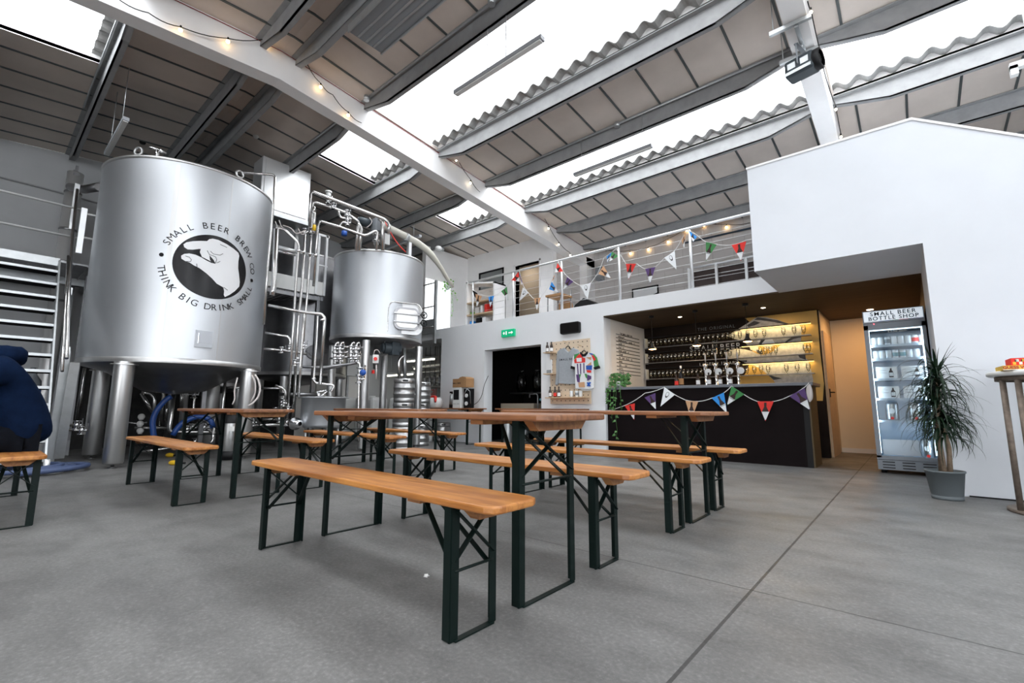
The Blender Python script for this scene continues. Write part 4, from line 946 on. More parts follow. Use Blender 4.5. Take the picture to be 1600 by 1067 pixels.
# malt delivery tube arcing to the mezzanine
ml = thing('malt_tube', 'ivory flexible tube arcing from the top of the manway vessel to the mezzanine wall', 'tube', (0, 0, 0))
run(ml, 'tube', [(596, 350), (608, 357), (635, 370), (650, 378), (664, 388), (674, 398), (683, 410), (690, 420), (698, 434), (707, 448)], [9.0, 9.2, 9.6, 9.8, 10.1, 10.35, 10.6, 10.8, 11.05, 11.3], [.075]*6+[.06, .052, .048, .045], 'hose_ivory', 0, 14)
run(ml, 'clamp', [(632, 368.5), (636.5, 371)], [9.55, 9.62], .085, 'galv', 0, 14)
b = MB(); b.bar((aD(640, 372, 9.7).x, aD(640, 372, 9.7).y, aD(640, 372, 9.7).z-.03), (aD(640, 372, 9.7).x, aD(640, 372, 9.7).y, 3.6), .07, .07); b.build('support_post', 'steel_white', ml)
# pipes under and behind the emblem vessel
pu_ = thing('pipework', 'low tangle of steel pipes seen between the legs of the emblem vessel', 'pipework', (0, 0, 0))
for px, D, r in (([(221, 613), (235, 614), (241.7, 622), (239.7, 653.5)], 9.9, .028), ([(221, 614), (238, 644)], 9.9, .026), ([(230, 611.5), (253, 611.5), (256, 616), (250, 665)], 10.2, .026), ([(261, 627), (259, 657)], 10.3, .022),
                 ([(273, 604), (264, 674.5), (318, 675), (333, 674.5)], 9.3, .032), ([(333, 661), (333.5, 688), (328, 693)], 9.2, .03), ([(210, 668.6), (260, 668.6)], 10.2, .03), ([(306, 602), (303, 632), (301, 660)], 10.2, .022), ([(320, 600), (317, 632), (315, 662)], 9.9, .022),
                 ([(352, 593), (348.6, 632), (346, 665)], 9.1, .022), ([(219, 706), (273, 699)], 9.0, .022), ([(356, 606), (380, 606)], 10.2, .02), ([(380, 664), (455, 664)], 9.5, .03), ([(392, 606), (442, 607), (444, 620), (443, 650)], 10.0, .025), ([(285, 603), (283, 640)], 10.6, .03), ([(200, 660), (215, 662), (230, 660)], 10.6, .02),
                 ([(104, 664), (140, 664)], 10.4, .02), ([(104, 671), (140, 674)], 10.2, .02), ([(133, 575), (121, 655)], 10.6, .03), ([(405, 640), (440, 642)], 9.8, .02), ([(410, 655), (440, 655)], 9.6, .022)):
    run(pu_, 'pipe', px, D, r, 'steel_pipe', .06)
for q in ((319, 668), (326, 668), (300, 668), (292, 671), (305, 690), (327, 662), (312, 606), (298, 611), (303, 616), (430, 642), (440, 628), (436, 655), (448, 660), (120, 664), (128, 672), (395, 660)): valve(pu_, q, 9.5, .05)
for q in ((221, 651), (219, 662), (219, 673)):
    p = aD(q[0], q[1], 9.8); b = MB(); b.ball(p, .05, 12, 8).cyl(p-UZ*.05, p-UZ*.03, .03, 10); b.build('filter_cup', 'cup_white', pu_)
hz = thing('blue_hose', 'bright blue hose looping down behind the front bench under the emblem vessel', 'hose', (0, 0, 0))
run(hz, 'hose', [(268, 619), (261, 623), (253.5, 630), (243, 643), (238, 658.7), (240, 680), (243, 690)], 9.0, .040, 'hose_blue', .1, 12)
hz = thing('blue_hose', 'blue hose arched in the middle behind the left table, under the emblem vessel', 'hose', (0, 0, 0))
run(hz, 'hose', [(270, 680), (276, 670), (284, 661), (298, 653.5), (312, 650), (322, 652), (330, 657), (333, 668)], 8.9, .040, 'hose_blue', .1, 12)
hz = thing('clear_hose', 'two thin clear hoses hanging from the right edge of the emblem vessel', 'hose', (0, 0, 0))
run(hz, 'hose', [(398, 585), (403, 592), (407, 606), (404, 620), (395, 630), (388, 634)], 7.75, .014, 'hose_clear', .1, 8)
run(hz, 'hose', [(393, 586), (399, 596), (399, 615), (392, 628)], 7.8, .012, 'hose_clear', .1, 8)
run(hz, 'hose', [(371, 590), (366, 610), (367, 624), (363, 632)], 8.0, .010, 'hose_clear', .1, 8)
# corny keg and yellow clamps below
P = aZ(355.5, 718); t = thing('soda_keg', 'slim steel keg with black rubber ends on the floor behind the left table', 'keg', (P.x, P.y, 0))
b = MB(); b.lathe([(.10, .12), (.108, .14), (.108, .56), (.095, .60), (.04, .61), (.001, .61)], n=28); b.build('body', 'keg_steel', t)
b = MB(); b.lathe([(.001, 0), (.112, 0), (.112, .13), (.10, .13)], n=28); b.build('rubber_base', 'black', t)
b = MB(); b.lathe([(.112, .54), (.112, .66), (.095, .66), (.095, .56)], n=28); b.build('rubber_top', 'black', t)
d = (CAMV-Vector((P.x, P.y, CAM_H))).normalized(); g_ = Vector((-d.y, d.x, 0)); b = MB(); b.obox(d*.112+UZ*.46+g_*.02, g_*.035, d*.002, UZ*.035); b.build('paper_label', 'paper', t)
for q, lb in (((265, 714), 'yellow plastic clamp on the floor under the front-left bench, farther one'), ((271, 726.5), 'yellow plastic clamp on the floor under the front-left bench, nearer one')):
    P = aZ(*q); t = thing('spring_clamp', lb, 'clamp', (P.x, P.y, 0), .5, 'yellow clamps on the floor')
    b = MB(); b.ball((0, 0, .03), .035, 12, 8); b.v = [(x*2.3, y, z) for x, y, z in b.v]; b.build('jaw', 'yellow', t); b = MB(); b.tube([(.06, 0, .03), (.16, .03, .028)], .014, 8); b.build('handle', 'black', t)
# coiled hose on the floor by the stair
t = thing('coiled_hose', 'slate-blue hose coiled on the floor at the foot of the steel stair', 'hose', (0, 0, 0))
b = MB(); pts = []; cxx, cyy = -8.05, .42
for i in range(96):
    a = i*.24; k_ = i/96; rr = .64-.30*k_+.03*math.sin(a*.7); pts.append((cxx+.04*math.sin(a*.4)+.72*rr*math.cos(a), cyy+rr*math.sin(a), .036+.028*k_+.010*(1+math.sin(a*1.3))))
b.tube(pts, .030, 10); b.build('hose', 'hose_slate', t)

# ------------------------------------------------------------------ steel stair and its deck
st = thing('steel_stair', 'steep galvanised stair with open treads and handrails rising left of the emblem vessel', 'stair', (0, 0, 0))
SY0, SY1 = -.30, .66
def stx(z): return -7.92-.62*z
for i in range(13):
    z = .16+.222*i; x = stx(z); b = MB(); b.box(x-.22, x+.0, SY0, SY1, z-.045, z-.005, 1)
    b.box(x+.005, x+.025, SY0, SY1, z-.035, z)
    for k in range(14): b.box(x-.19, x, SY0+.03+k*.066, SY0+.05+k*.066, z-.006, z)
    b.build('tread', ['galv', 'black_matt'], st)
for y in (SY0-.02, SY1+.0):
    b = MB(); b.prism([(stx(0)+.07, 0), (stx(3.0)+.07, 3.0), (stx(3.0)-.19, 3.0), (stx(0)-.19, 0)], (0, y, 0), (1, 0, 0), (0, 0, 1), (0, .02, 0)); b.build('stringer', 'steel_brushed' if y < 0 else 'galv', st)
for (a_, b_, w_2) in ((aY(104, 548, .78), aY(76, 730, .78), .085), (aY(117, 566, .86), aY(92, 716, .86), .10)):
    b = MB(); b.bar(a_, b_, w_2, .03, side=(0, 1, 0)); b.build('side_channel', 'galv', st)
def hr(p, r=.021, m_='steel_pipe', par=st, nm='handrail'): b = MB(); b.tube(p, r, 12, fillet=.06); b.build(nm, m_, par)
hr([aY(104, 560, .74), aY(108, 450, .74), aY(113, 370, .76), aY(121, 296, .78)]); hr([aY(97, 580, .72), aY(103, 470, .72), aY(107, 400, .72)], .018)
for q in ((112, 354), (108, 455), (104, 548)):
    p = aY(q[0], q[1], .75); b = MB(); b.box(p.x-.03, p.x+.03, p.y-.03, p.y+.03, p.z-.05, p.z+.05); b.build('rail_clamp', 'steel_white', st)
for (u_, v_) in (((121, 288), (115, 348)), ((132, 326), (125, 392))):
    a_, b_ = aY(*u_, .80), aY(*v_, .80); b = MB(); b.bar(a_, (a_.x+.0, a_.y, b_.z), .065, .065); b.build('square_post', 'steel_white', st)
b = MB(); b.cyl((stx(0)+.03, SY1+.02, 0), (stx(0)+.03, SY1+.02, .012), .16, 24).cyl((stx(0)+.03, SY1+.02, .01), (stx(0)+.03, SY1+.02, .16), .03, 12); b.build('base_plate', 'steel_white', st)
dk = thing('steel_deck', 'dark grating landing at the top of the stair with thin guard rails', 'walkway', (0, 0, 0))
b = MB()
for i in range(38): x = -9.85-i*.05; b.box(x-.018, x, -3.0, 1.15, 3.0, 3.03)
for i in range(26): y = -3.0+i*.16; b.box(-11.75, -9.85, y, y+.012, 2.985, 3.0)
b.build('grating', 'steel_dark', dk)
b = MB(); b.box(-9.87, -9.82, -3.0, .68, 2.93, 3.05).box(-9.87, -9.82, 1.05, 1.15, 2.93, 3.05).box(-11.7, -9.85, 1.12, 1.17, 2.90, 3.03).box(-11.0, -10.95, -3, 1.15, 2.88, 3.0); b.build('edge_channel', 'galv', dk)
for zz in (3.95, 3.47): b = MB(); b.tube([(-9.98, -3, zz), (-9.98, .86, zz)], .017, 10); b.build('guard_rail', 'plastic_white', dk)
for zz in (3.90, 3.50):
    b = MB(); b.tube([(-9.98, .86, zz), (-9.9, 1.1, zz-.02), (-9.7, 1.25, zz+.22)], .017, 8, fillet=.05); b.build('guard_rail', 'plastic_white', dk)
for y in (-2.9, -1.4): b = MB(); b.box(-10.0, -9.96, y-.02, y+.02, 3.03, 3.97); b.build('guard_post', 'galv', dk)
for x, y in ((-11.6, -2.9), (-11.6, 1.0), (-9.9, -2.9), (-10.5, 1.1)): b = MB(); b.box(x-.04, x+.04, y-.04, y+.04, 0, 2.98); b.build('leg', 'steel_dark', dk)
# flue
fl = thing('flue_pipe', 'shiny vertical flue pipe against the far wall behind the stair', 'pipe', (-11.25, .82, 0))
b = MB(); b.lathe([(.115, 0), (.115, 5.0), (.001, 5.0)], n=24); b.build('tube', 'flue_steel', fl)
for z in (3.9, 3.3, 4.6, 2.6): b = MB(); b.lathe([(.118, z), (.125, z+.01), (.125, z+.03), (.118, z+.04)], n=24); b.build('clamp_band', 'steel_dark', fl)
b = MB(); b.box(-.16, -.10, -.03, .03, 4.95, 5.10).box(.05, .09, -.02, .02, 4.95, 5.12).box(-.14, .12, -.04, .04, 4.93, 4.97); b.build('bracket', 'steel_dark', fl)
dc = thing('steel_duct', 'dark square-sided duct between the flue and the emblem vessel', 'duct', (0, 0, 0)); b = MB(); a_, b_ = aX(110, 292, -11), aX(155, 292, -10.2); b.tube([a_, (a_+b_)/2+Vector((0, 0, -.05)), b_], .07, 10); b.build('duct', 'steel_dark', dc)
# gas bottle behind the stair
P = Vector((-9.6, .55, 0)); t = thing('gas_bottle', 'blue gas bottle with a grey shoulder behind the stair treads', 'gas bottle', P)
b = MB(); b.lathe([(.001, 0), (.11, 0), (.115, .02), (.115, 1.05)], n=24); b.build('cylinder_body', 'blue', t); b = MB(); b.lathe([(.115, 1.05), (.105, 1.15), (.05, 1.24), (.03, 1.30), (.03, 1.34), (.001, 1.34)], n=24); b.build('shoulder', 'plastic_grey', t)
# kegs
kg = thing('beer_keg', 'steel keg at the bottom of the taller stack beside the manway vessel', 'keg', (0, 0, 0), 0, 'steel kegs')
b = MB(); b.lathe([(.001, .03), (.12, .03), (.165, .06), (.19, .09), (.190, .14), (.196, .145), (.196, .165), (.190, .17), (.190, .25), (.196, .255), (.196, .275), (.19, .28), (.19, .33), (.165, .37), (.05, .385), (.001, .385)], n=36); b.build('barrel', 'keg_steel', kg)
b = MB(); b.lathe([(.175, .0), (.185, .0), (.188, .08), (.178, .08)], n=36); b.build('bottom_chime', 'keg_steel', kg)
b = MB(); b.lathe([(.176, .34), (.186, .34), (.186, .375), (.188, .43), (.178, .435), (.174, .42)], n=36); ch = b.build('top_chime', 'keg_steel', kg)
for a in (-.55, 1.5, 3.6):
    d = Vector((math.cos(a), math.sin(a), 0)); g_ = Vector((-d.y, d.x, 0)); b = MB(); b.prism(rrect(.10, .030, .014), d*.184+UZ*.392, g_, UZ, d*.006); b.build('hand_hole', 'black', ch)
b = MB(); b.lathe([(.001, .41), (.03, .41), (.035, .385)], n=16); b.build('spear', 'steel_dark', kg)
P = aZ(628, 705); kg.location = (P.x, P.y, 0)
another(kg, (P.x, P.y, .436), 'steel keg second from the floor in the taller stack beside the manway vessel'); another(kg, (P.x+.005, P.y, .872), 'steel keg on top of the taller stack, a bent pipe above it')
P = aZ(657, 699)+Vector((-.35, .25, 0)); another(kg, (P.x, P.y, 0), 'steel keg at the bottom of the shorter stack right of the vessel leg'); another(kg, (P.x, P.y+.01, .436), 'middle steel keg of the shorter stack right of the vessel leg'); another(kg, (P.x+.01, P.y, .872), 'top steel keg of the shorter stack right of the vessel leg')
another(kg, (-8.35, 7.22, 0), 'single steel keg on the floor beneath the table with the white jug')
t = thing('keg_pipe', 'bent steel pipe rising from the top of the taller keg stack', 'pipe', (0, 0, 0)); run(t, 'pipe', [(624, 592), (623, 566), (626, 559), (631, 556)], 9.45, .035); run(t, 'square_post', [(633, 590), (631, 540)], 9.6, .04, 'galv', 0, 4)
# white drums behind the manway vessel
for i, (x, y, lb) in enumerate(((-9.95, 6.35, 'white plastic tank left of the legs under the manway vessel'), (-9.75, 7.15, 'white plastic tank seen between the legs of the manway vessel'), (-9.35, 8.0, 'white plastic tank behind the taller keg stack'), (-10.7, 6.0, 'white plastic tank against the far wall behind the tub'))):
    t = thing('plastic_tank', lb, 'tank', (x, y, 0), .3, 'white plastic tanks'); b = MB(); b.box(-.28, .28, -.28, .28, 0, 1.02); b.build('body', 'plastic_white', t, bevel=.07); b = MB(); b.cyl((0, 0, 1.0), (0, 0, 1.05), .09, 16); b.build('cap', 'red' if i == 1 else 'plastic_white', t)
# wall cabinet behind manifold
q = aX(563, 575, -10.6); t = thing('electrical_cabinet', 'beige electrical box on posts beneath the manway vessel', 'cabinet', (0, 0, 0)); b = MB(); b.box(-10.7, -10.5, q.y-.42, q.y+.18, q.z-.22, q.z+.25); b.build('housing', 'plastic_white', t, bevel=.01); b = MB(); b.box(-10.5, -10.49, q.y-.02, q.y+.12, q.z-.15, q.z+.10); b.build('meter_window', 'black', t)
for yy in (-.35, .12): b = MB(); b.box(-10.65, -10.6, q.y+yy, q.y+yy+.05, 0, q.z-.2); b.build('post', 'galv', t)
# plant room under the mezzanine: boiler, pipes, lit tubes
t = thing('boiler', 'dark rounded boiler with red lettering under the mezzanine', 'boiler', (0, 0, 0)); c_ = aY(668, 618, 8.5)
b = MB(); b.prism([(-.55, -c_.z), (.55, -c_.z), (.55, .05), (.42, .28), (.2, .36), (-.2, .36), (-.42, .28), (-.55, .05)], (c_.x, 8.5, c_.z), (1, 0, 0), (0, 0, 1), (0, .6, 0)); b.build('casing', 'plastic_grey', t)
b = MB(); text(b, 'Unical', (c_.x-.02, 8.495, c_.z+.12), (1, 0, 0), (0, 0, 1), .34); b.build('lettering', 'text_red', t, fixn=False)
for (u_, v_, D_) in (((632, 558), (685, 566), 8.0), ((652, 576), (685, 571), 8.4), ((600, 582), (650, 588), 7.8)):
    a_, b_ = aY(*u_, D_), aY(*v_, D_); m_ = (a_+b_)/2; L = abs(a_.x-b_.x); Z = min(m_.z, 2.36)
    t = thing('fluorescent_light', 'lit strip lamp under the mezzanine behind the kegs, %s' % {8.0: 'the highest and brightest', 8.4: 'the middle one on the right', 7.8: 'the lowest and longest'}[D_], 'light', (m_.x, m_.y, Z), 0, 'strip lamps under the mezzanine')
    b = MB(); b.box(-.62, .62, -.06, .06, .0, .05); b.build('housing', 'plastic_white', t); b = MB(); b.tube([(-.6, 0, -.02), (.6, 0, -.02)], .022, 10); b.build('tube', 'tube_glow', t)
    b = MB(); b.cyl((-.4, 0, .05), (-.4, 0, 2.47-Z), .006, 6).cyl((.4, 0, .05), (.4, 0, 2.47-Z), .006, 6); b.build('suspension_wire', 'galv', t)
t = thing('pipework', 'dim pipe bundle under the mezzanine above the boiler', 'pipework', (0, 0, 0))
for k in range(5): b = MB(); b.tube([(-10.3, 8.0+.1*k, 1.85-.13*k), (-8.75, 8.0+.1*k, 1.85-.13*k)], .03, 8); b.build('pipe', 'steel_dark', t)
for k in range(7): b = MB(); x = -10.0+.2*k; b.cyl((x, 8.0, 1.35), (x, 8.0, 1.62), .035, 10).cyl((x, 8.0, 1.4), (x, 8.0, 1.45), .06, 10).cyl((x, 8.0, 1.62), (x, 8.0, 2.4), .012, 6); b.build('valve', 'steel_dark', t)
# steel platform rail at the mezzanine edge near the shutter panel
t = thing('guard_rail', 'pale steel guard rail with one post beside the ribbed white panel', 'railing', (0, 0, 0))
a_ = aY(681.5, 438, 7.35); b = MB(); b.box(a_.x-.03, a_.x+.03, 7.32, 7.38, 2.35, a_.z); b.build('post', 'galv', t)
for zz in (a_.z-.05, 3.30, 2.78):
    b = MB(); b.tube([(a_.x-1.2, 7.35, zz), (a_.x, 7.35, zz)], .018, 8); b.build('rail', 'steel_pipe', t)
b = MB(); b.box(a_.x-1.2, a_.x-.03, 7.36, 7.38, 2.62, 2.98); b.build('kick_plate', 'galv', t)
# ================================================================== BAR
t = thing('bar_counter', 'long dark brown bar counter with a grey worktop and bunting along its front', 'bar', (0, 0, 0))
b = MB(); b.box(-4.185, -1.10, 7.50, 8.05, 0.0, 1.105); b.build('front_panel', 'bar_front', t)
b = MB(); b.box(-4.185, -1.02, 7.455, 8.12, 1.105, 1.15); b.build('worktop', 'counter_grey', t, bevel=.006)
b = MB(); b.box(-1.10, -1.075, 7.52, 8.10, .0, 1.105); b.build('end_panel', 'gold_dark', t)
b = MB(); b.box(-1.16, -1.09, 7.49, 7.50, 0, 1.10); b.build('corner_trim', 'black', t)
t = thing('back_counter', 'dark low counter against the back wall of the bar', 'counter', (0, 0, 0))
b = MB(); b.box(-4.18, -1.35, 8.68, 9.14, 0, .86); b.build('cupboard', 'bar_front', t); b = MB(); b.box(-4.18, -1.33, 8.64, 9.145, .86, .90); b.build('worktop', 'counter_grey', t)
# painted mural with big pinching hand
def mz(pts, e, ox=1130, oy=480, s=8.894): return [aY(ox+x/s, oy+y/s, 9.15-e) for x, y in pts]
mu = thing('wall_mural', 'back wall mural of a giant grey pinching hand on gold', 'mural', (0, 0, 0))
b = MB(); b.flat(mz([(470, 133), (1300, 38), (1345, 600), (1400, 1060), (1385, 1300), (160, 1300), (300, 940), (400, 700), (420, 300)], .002)); b.build('gold_ground', 'gold', mu, fixn=False)
b = MB(); b.flat(mz([(300, 150), (460, 135), (375, 210)], .002)); b.build('gold_triangle', 'gold', mu, fixn=False)
b = MB(); b.flat(mz([(60, 400), (100, 370), (180, 320), (260, 270), (340, 220), (430, 160), (480, 135), (600, 140), (760, 175), (900, 230), (1040, 230), (1090, 290), (1085, 400), (1080, 480), (950, 490), (850, 500), (800, 490), (720, 520), (690, 540), (640, 580), (590, 570), (520, 520), (530, 500), (480, 540), (500, 570), (470, 620), (380, 590), (370, 560), (330, 520), (300, 480), (250, 460), (150, 440)], .004)); b.build('index_finger', 'mural_light', mu, fixn=False)
b = MB(); b.flat(mz([(20, 640), (100, 590), (200, 575), (300, 585), (400, 610), (480, 650), (560, 660), (640, 640), (700, 610), (800, 520), (900, 490), (1110, 480), (1130, 560), (1140, 700), (1180, 740), (1230, 900), (1250, 1010), (1230, 1300), (860, 1300), (700, 1015), (600, 920), (520, 850), (400, 800), (300, 770), (250, 740), (120, 720), (40, 690)], .004)); b.build('thumb', 'mural_light', mu, fixn=False)
b = MB(); b.flat(mz([(520, 520), (590, 440), (680, 440), (720, 500), (650, 520), (560, 525)], .006)); b.flat(mz([(470, 470), (510, 450), (520, 480), (490, 495)], .006)); b.build('curled_fingers', 'logo_white', mu, fixn=False)
b = MB()
for q in ([(430, 175), (480, 140), (760, 180), (920, 232), (860, 240), (700, 205), (520, 180)], [(330, 250), (430, 190), (520, 215), (440, 250), (350, 275)], [(500, 500), (530, 450), (560, 420), (600, 430), (540, 500), (510, 560)], [(860, 480), (960, 410), (1080, 400), (1080, 420), (980, 440), (880, 490)], [(600, 920), (700, 960), (820, 990), (700, 1010)], [(250, 740), (330, 735), (330, 760), (270, 760)], [(1040, 660), (1140, 660), (1150, 730), (1060, 700)], [(460, 590), (560, 600), (590, 640), (520, 650), (470, 630)]): b.flat(mz(q, .007))
b.build('shading_strokes', 'mural_dark', mu, fixn=False)
b = MB(); b.flat(mz([(545, 605), (600, 590), (625, 640), (560, 660)], .009)); b.flat(mz([(290, 940), (400, 840), (540, 935)], .009)); b.flat(mz([(240, 955), (560, 945), (620, 1010), (640, 1100), (230, 1100)], .009)); b.build('gold_patches', 'gold', mu, fixn=False)
b = MB()
text(b, 'THE ORIGINAL', (-2.74, 9.143, 2.305), (1, 0, 0), (0, 0, 1), .085, space=1.25); b.build('lettering', 'text_grey', mu, fixn=False)
b = MB(); text(b, 'SMALL BEER', (-2.785, 9.143, 1.93), (1, 0, 0), (0, 0, 1), .145, space=1.25, offset=.0015); text(b, 'LAGER 2.1% ABV', (-2.73, 9.143, 1.62), (1, 0, 0), (0, 0, 1), .085, space=1.15); b.build('lettering', 'text_white', mu, fixn=False)
# shelves with warm strip lights
SH = [(2.015, 'top'), (1.70, 'middle'), (1.375, 'lowest')]
for z, nm in SH:
    t = thing('bar_shelf', '%s lit glass shelf on the bar back wall, filled with beer glasses' % nm, 'shelf', (0, 0, 0), 0, 'back bar shelves')
    b = MB(); b.box(-4.12, -1.20, 9.00, 9.135, z-.012, z); b.build('shelf_board', 'clear_glass' if 0 else 'steel_dark', t)
    b = MB(); b.box(-4.12, -1.20, 9.06, 9.135, z+.205, z+.217); b.build('light_rail', 'black', t)
    b = MB(); b.box(-4.125, -4.115, 9.0, 9.135, z-.02, z+.20); b.build('end_bracket', 'plastic_white', t)
    b = MB(); b.box(-2.3, -1.20, 9.112, 9.128, z+.196, z+.204); b.build('strip_light', 'led_warm', t)
    for (xa, xb, pw_) in ((-2.45, -1.20, 2.2), (-4.1, -2.5, .35)):
        l = bpy.data.lights.new('shelf_strip_lamp', 'AREA'); l.shape = 'RECTANGLE'; l.size = xb-xa; l.size_y = .012; l.energy = pw_; l.color = (1, .74, .30)
        o = bpy.data.objects.new('shelf_strip_lamp', l); COL.objects.link(o); o.location = ((xa+xb)/2, 9.10, z+.195)
G = thing('beer_glass', 'x', 'glass', (0, 0, 0), 0, 'x')
b = MB(); b.lathe([(.001, 0), (.026, 0), (.026, .004), (.006, .010), (.006, .03), (.020, .045), (.033, .085), (.034, .12), (.029, .165)], n=14); b.build('bowl', 'beer_glass', G)
b = MB(); b.prism([(.013*math.cos(q*PI/5), .013*math.sin(q*PI/5)) for q in range(10)], (0, -.0345, .105), (1, 0, 0), (0, 0, 1), (0, .002, 0)); b.build('printed_emblem', 'text_white', G)
first = True
rows = [(0, [-4.04+.085*i for i in range(20)], 'left'), (1, [-4.05+.078*i for i in range(21)], 'left'), (2, [-4.02+.083*i for i in range(18)], 'left'), (0, [-2.30, -2.17, -2.04, -1.90, -1.60, -1.44, -1.30], 'right'), (1, [-2.35, -1.98, -1.9, -1.82, -1.74, -1.30, -1.25], 'right'), (2, [-2.22, -2.10, -1.99, -1.88, -1.6, -1.44, -1.28], 'right')]
for k, xsr, side in rows:
    z, nm = SH[k]; grp = 'beer glasses on the %s shelf, %s part' % (nm, 'dark left' if side == 'left' else 'hand mural')
    lb = 'clear emblem glass on the %s back-bar shelf, %s' % (nm, 'against the dark wall' if side == 'left' else 'before the hand mural')
    for x in xsr:
        if first: G.location = (x, 9.055, z); G['label'] = lb; G['group'] = grp; first = False
        else: another(G, (x, 9.055, z), lb, None, grp)
# pendants
Pn = thing('pendant_lamp', 'small dark pendant lamp glowing above the bar, the left one', 'lamp', (-3.47, 7.9, 1.83), 0, 'bar pendants')
b = MB(); b.lathe([(.012, .13), (.02, .12), (.032, .06), (.075, .005), (.078, 0), (.070, .004)], n=24); b.build('lamp_shade', 'lamp_black', Pn)
b = MB(); b.lathe([(.001, -.008), (.045, -.004), (.066, .006)], n=20); b.build('bulb', 'pendant_glow', Pn)
b = MB(); b.cyl((0, 0, .12), (0, 0, .615), .004, 6); b.build('cord', 'cable_black', Pn)
b = MB(); b.lathe([(.001, .61), (.045, .61), (.045, .575), (.001, .575)], n=16); b.build('ceiling_rose', 'black', Pn)
another(Pn, (-2.69, 7.9, 1.83), 'small dark pendant lamp glowing above the bar, the middle one'); another(Pn, (-1.90, 7.9, 1.83), 'small dark pendant lamp glowing in front of the hand mural')
for x in (-3.47, -2.69, -1.9):
    l = bpy.data.lights.new('pendant_bulb', 'POINT'); l.energy = 2.2; l.color = (1, .68, .36); l.shadow_soft_size = .04; o = bpy.data.objects.new('pendant_bulb', l); COL.objects.link(o); o.location = (x, 7.9, 1.80)
for i, (x, y) in enumerate(((-3.1, 8.3), (-1.75, 8.4))):
    t = thing('ceiling_spotlight', ('small recessed spotlight over the left of the bar', 'small recessed spotlight over the right of the bar')[i], 'light', (x, y, 2.435), 0, 'bar downlights'); b = MB(); b.lathe([(.001, -.004), (.025, -.004), (.035, 0)], n=16); b.build('lens', 'bulb_white', t)
for (x, y, e, c_) in ((-1.75, 8.4, 9, (1, .72, .40)), (-.42, 9.7, 15, (1, .56, .24)), (-3.1, 8.3, 5, (1, .75, .5)), (-7.8, 9.4, 5, (1, .88, .76))):  # last entry: fill without a fixture, added to brighten the mezzanine office
    l = bpy.data.lights.new('downlight_and_fill_lamp', 'AREA'); l.shape = 'DISK'; l.size = .12; l.energy = e; l.color = c_; o = bpy.data.objects.new('downlight_and_fill_lamp', l); COL.objects.link(o); o.location = (x, y, 2.42 if x > -5 else 4.7)
t = thing('ceiling_spotlight', 'recessed spotlight in the warm corridor behind the fridge', 'light', (-.42, 9.7, 2.435)); b = MB(); b.lathe([(.001, -.004), (.04, -.004), (.05, 0)], n=16); b.build('lens', 'bulb_white', t)
# beer taps
TP = thing('beer_tap', 'first chrome beer tap from the left, white round badge', 'beer tap', (0, 0, 0), 0, 'beer taps')
b = MB(); b.lathe([(.001, 0), (.045, 0), (.045, .012), (.022, .02), (.022, .30), (.03, .31), (.03, .35), (.018, .36), (.001, .36)], n=20); b.build('column', 'chrome', TP)
b = MB(); b.cyl((0, 0, .30), (0, -.07, .30), .012, 10).tube([(0, -.06, .30), (0, -.075, .28), (0, -.075, .22)], .009, 8).ball((-.03, 0, .33), .02, 8, 6); b.build('spout', 'chrome', TP)
b = MB(); b.lathe([(.001, .36), (.010, .36), (.012, .42), (.016, .50), (.012, .53), (.001, .53)], n=12); b.build('handle', 'steel_dark', TP)
b = MB(); b.cyl((.05, -.045, .22), (.05, -.06, .22), .052, 20); b.build('badge', 'card_white', TP); 
TP.location = (-2.53, 7.80, 1.15)
for i, x in enumerate((-2.37, -2.20, -2.04)):
    another(TP, (x, 7.80, 1.15), ('second chrome beer tap from the left, glass-shaped handle on top', 'third chrome beer tap from the left along the bar', 'rightmost chrome beer tap, before the gold of the mural')[i])
t = thing('display_glass', 'tall clear beer glass standing upside up on the second tap', 'glass', (-2.365, 7.80, 1.685)); b = MB(); b.lathe([(.02, 0), (.022, .01), (.030, .08), (.040, .17), (.037, .20)], n=18); b.build('bowl', 'clear_glass', t)
# bottles
BT = thing('beer_bottle', 'x', 'bottle', (0, 0, 0), 0, 'beer bottles')
b = MB(); b.lathe([(.001, 0), (.028, 0), (.030, .005), (.030, .10), (.027, .125), (.013, .155), (.012, .195), (.014, .20), (.001, .20)], n=18); b.build('body', 'bottle_brown', BT)
b = MB(); b.lathe([(.0308, .02), (.0308, .085)], n=18); lbp = b.build('paper_label', 'card_white', BT)
b = MB(); b.lathe([(.0145, .185), (.0145, .203), (.001, .203)], n=10); b.build('cap', 'black', BT)
def bottle(loc, label, grp, lm='card_white', first_=[True], scale=1):
    if first_[0]: o = BT; o.location = loc; o['label'] = label; o['group'] = grp; first_[0] = False
    else: o = another(BT, loc, label, None, grp)
    if lm != 'card_white':
        for ch in o.children:
            if ch.name.startswith('paper_label'):
                me = ch.data.copy(); me.materials.clear(); me.materials.append(M[lm]); ch.data = me
    return o
for i, x in enumerate((-2.61, -2.44, -2.27, -2.12)): bottle((x, 7.64, 1.15), 'brown white-labelled bottle on the counter before tap number %s from the left' % ('one', 'two', 'three', 'four')[i], 'bottles along the taps')
bottle((-2.97, 7.66, 1.15), 'short bottle with a red and white label left on the bar top', 'bottles along the taps', 'flag_red')
t = thing('wine_bottle', 'tall black bottle with a brown label left on the bar top', 'bottle', (-2.92, 7.74, 1.15)); b = MB(); b.lathe([(.001, 0), (.036, 0), (.038, .01), (.038, .19), (.015, .25), (.014, .34), (.001, .34)], n=18); b.build('body', 'black_gloss', t); b = MB(); b.lathe([(.0388, .03), (.0388, .13)], n=18); b.build('paper_label', 'card', t); b = MB(); b.lathe([(.016, .30), (.016, .345), (.001, .345)], n=12); b.build('capsule', 'steel_white', t)
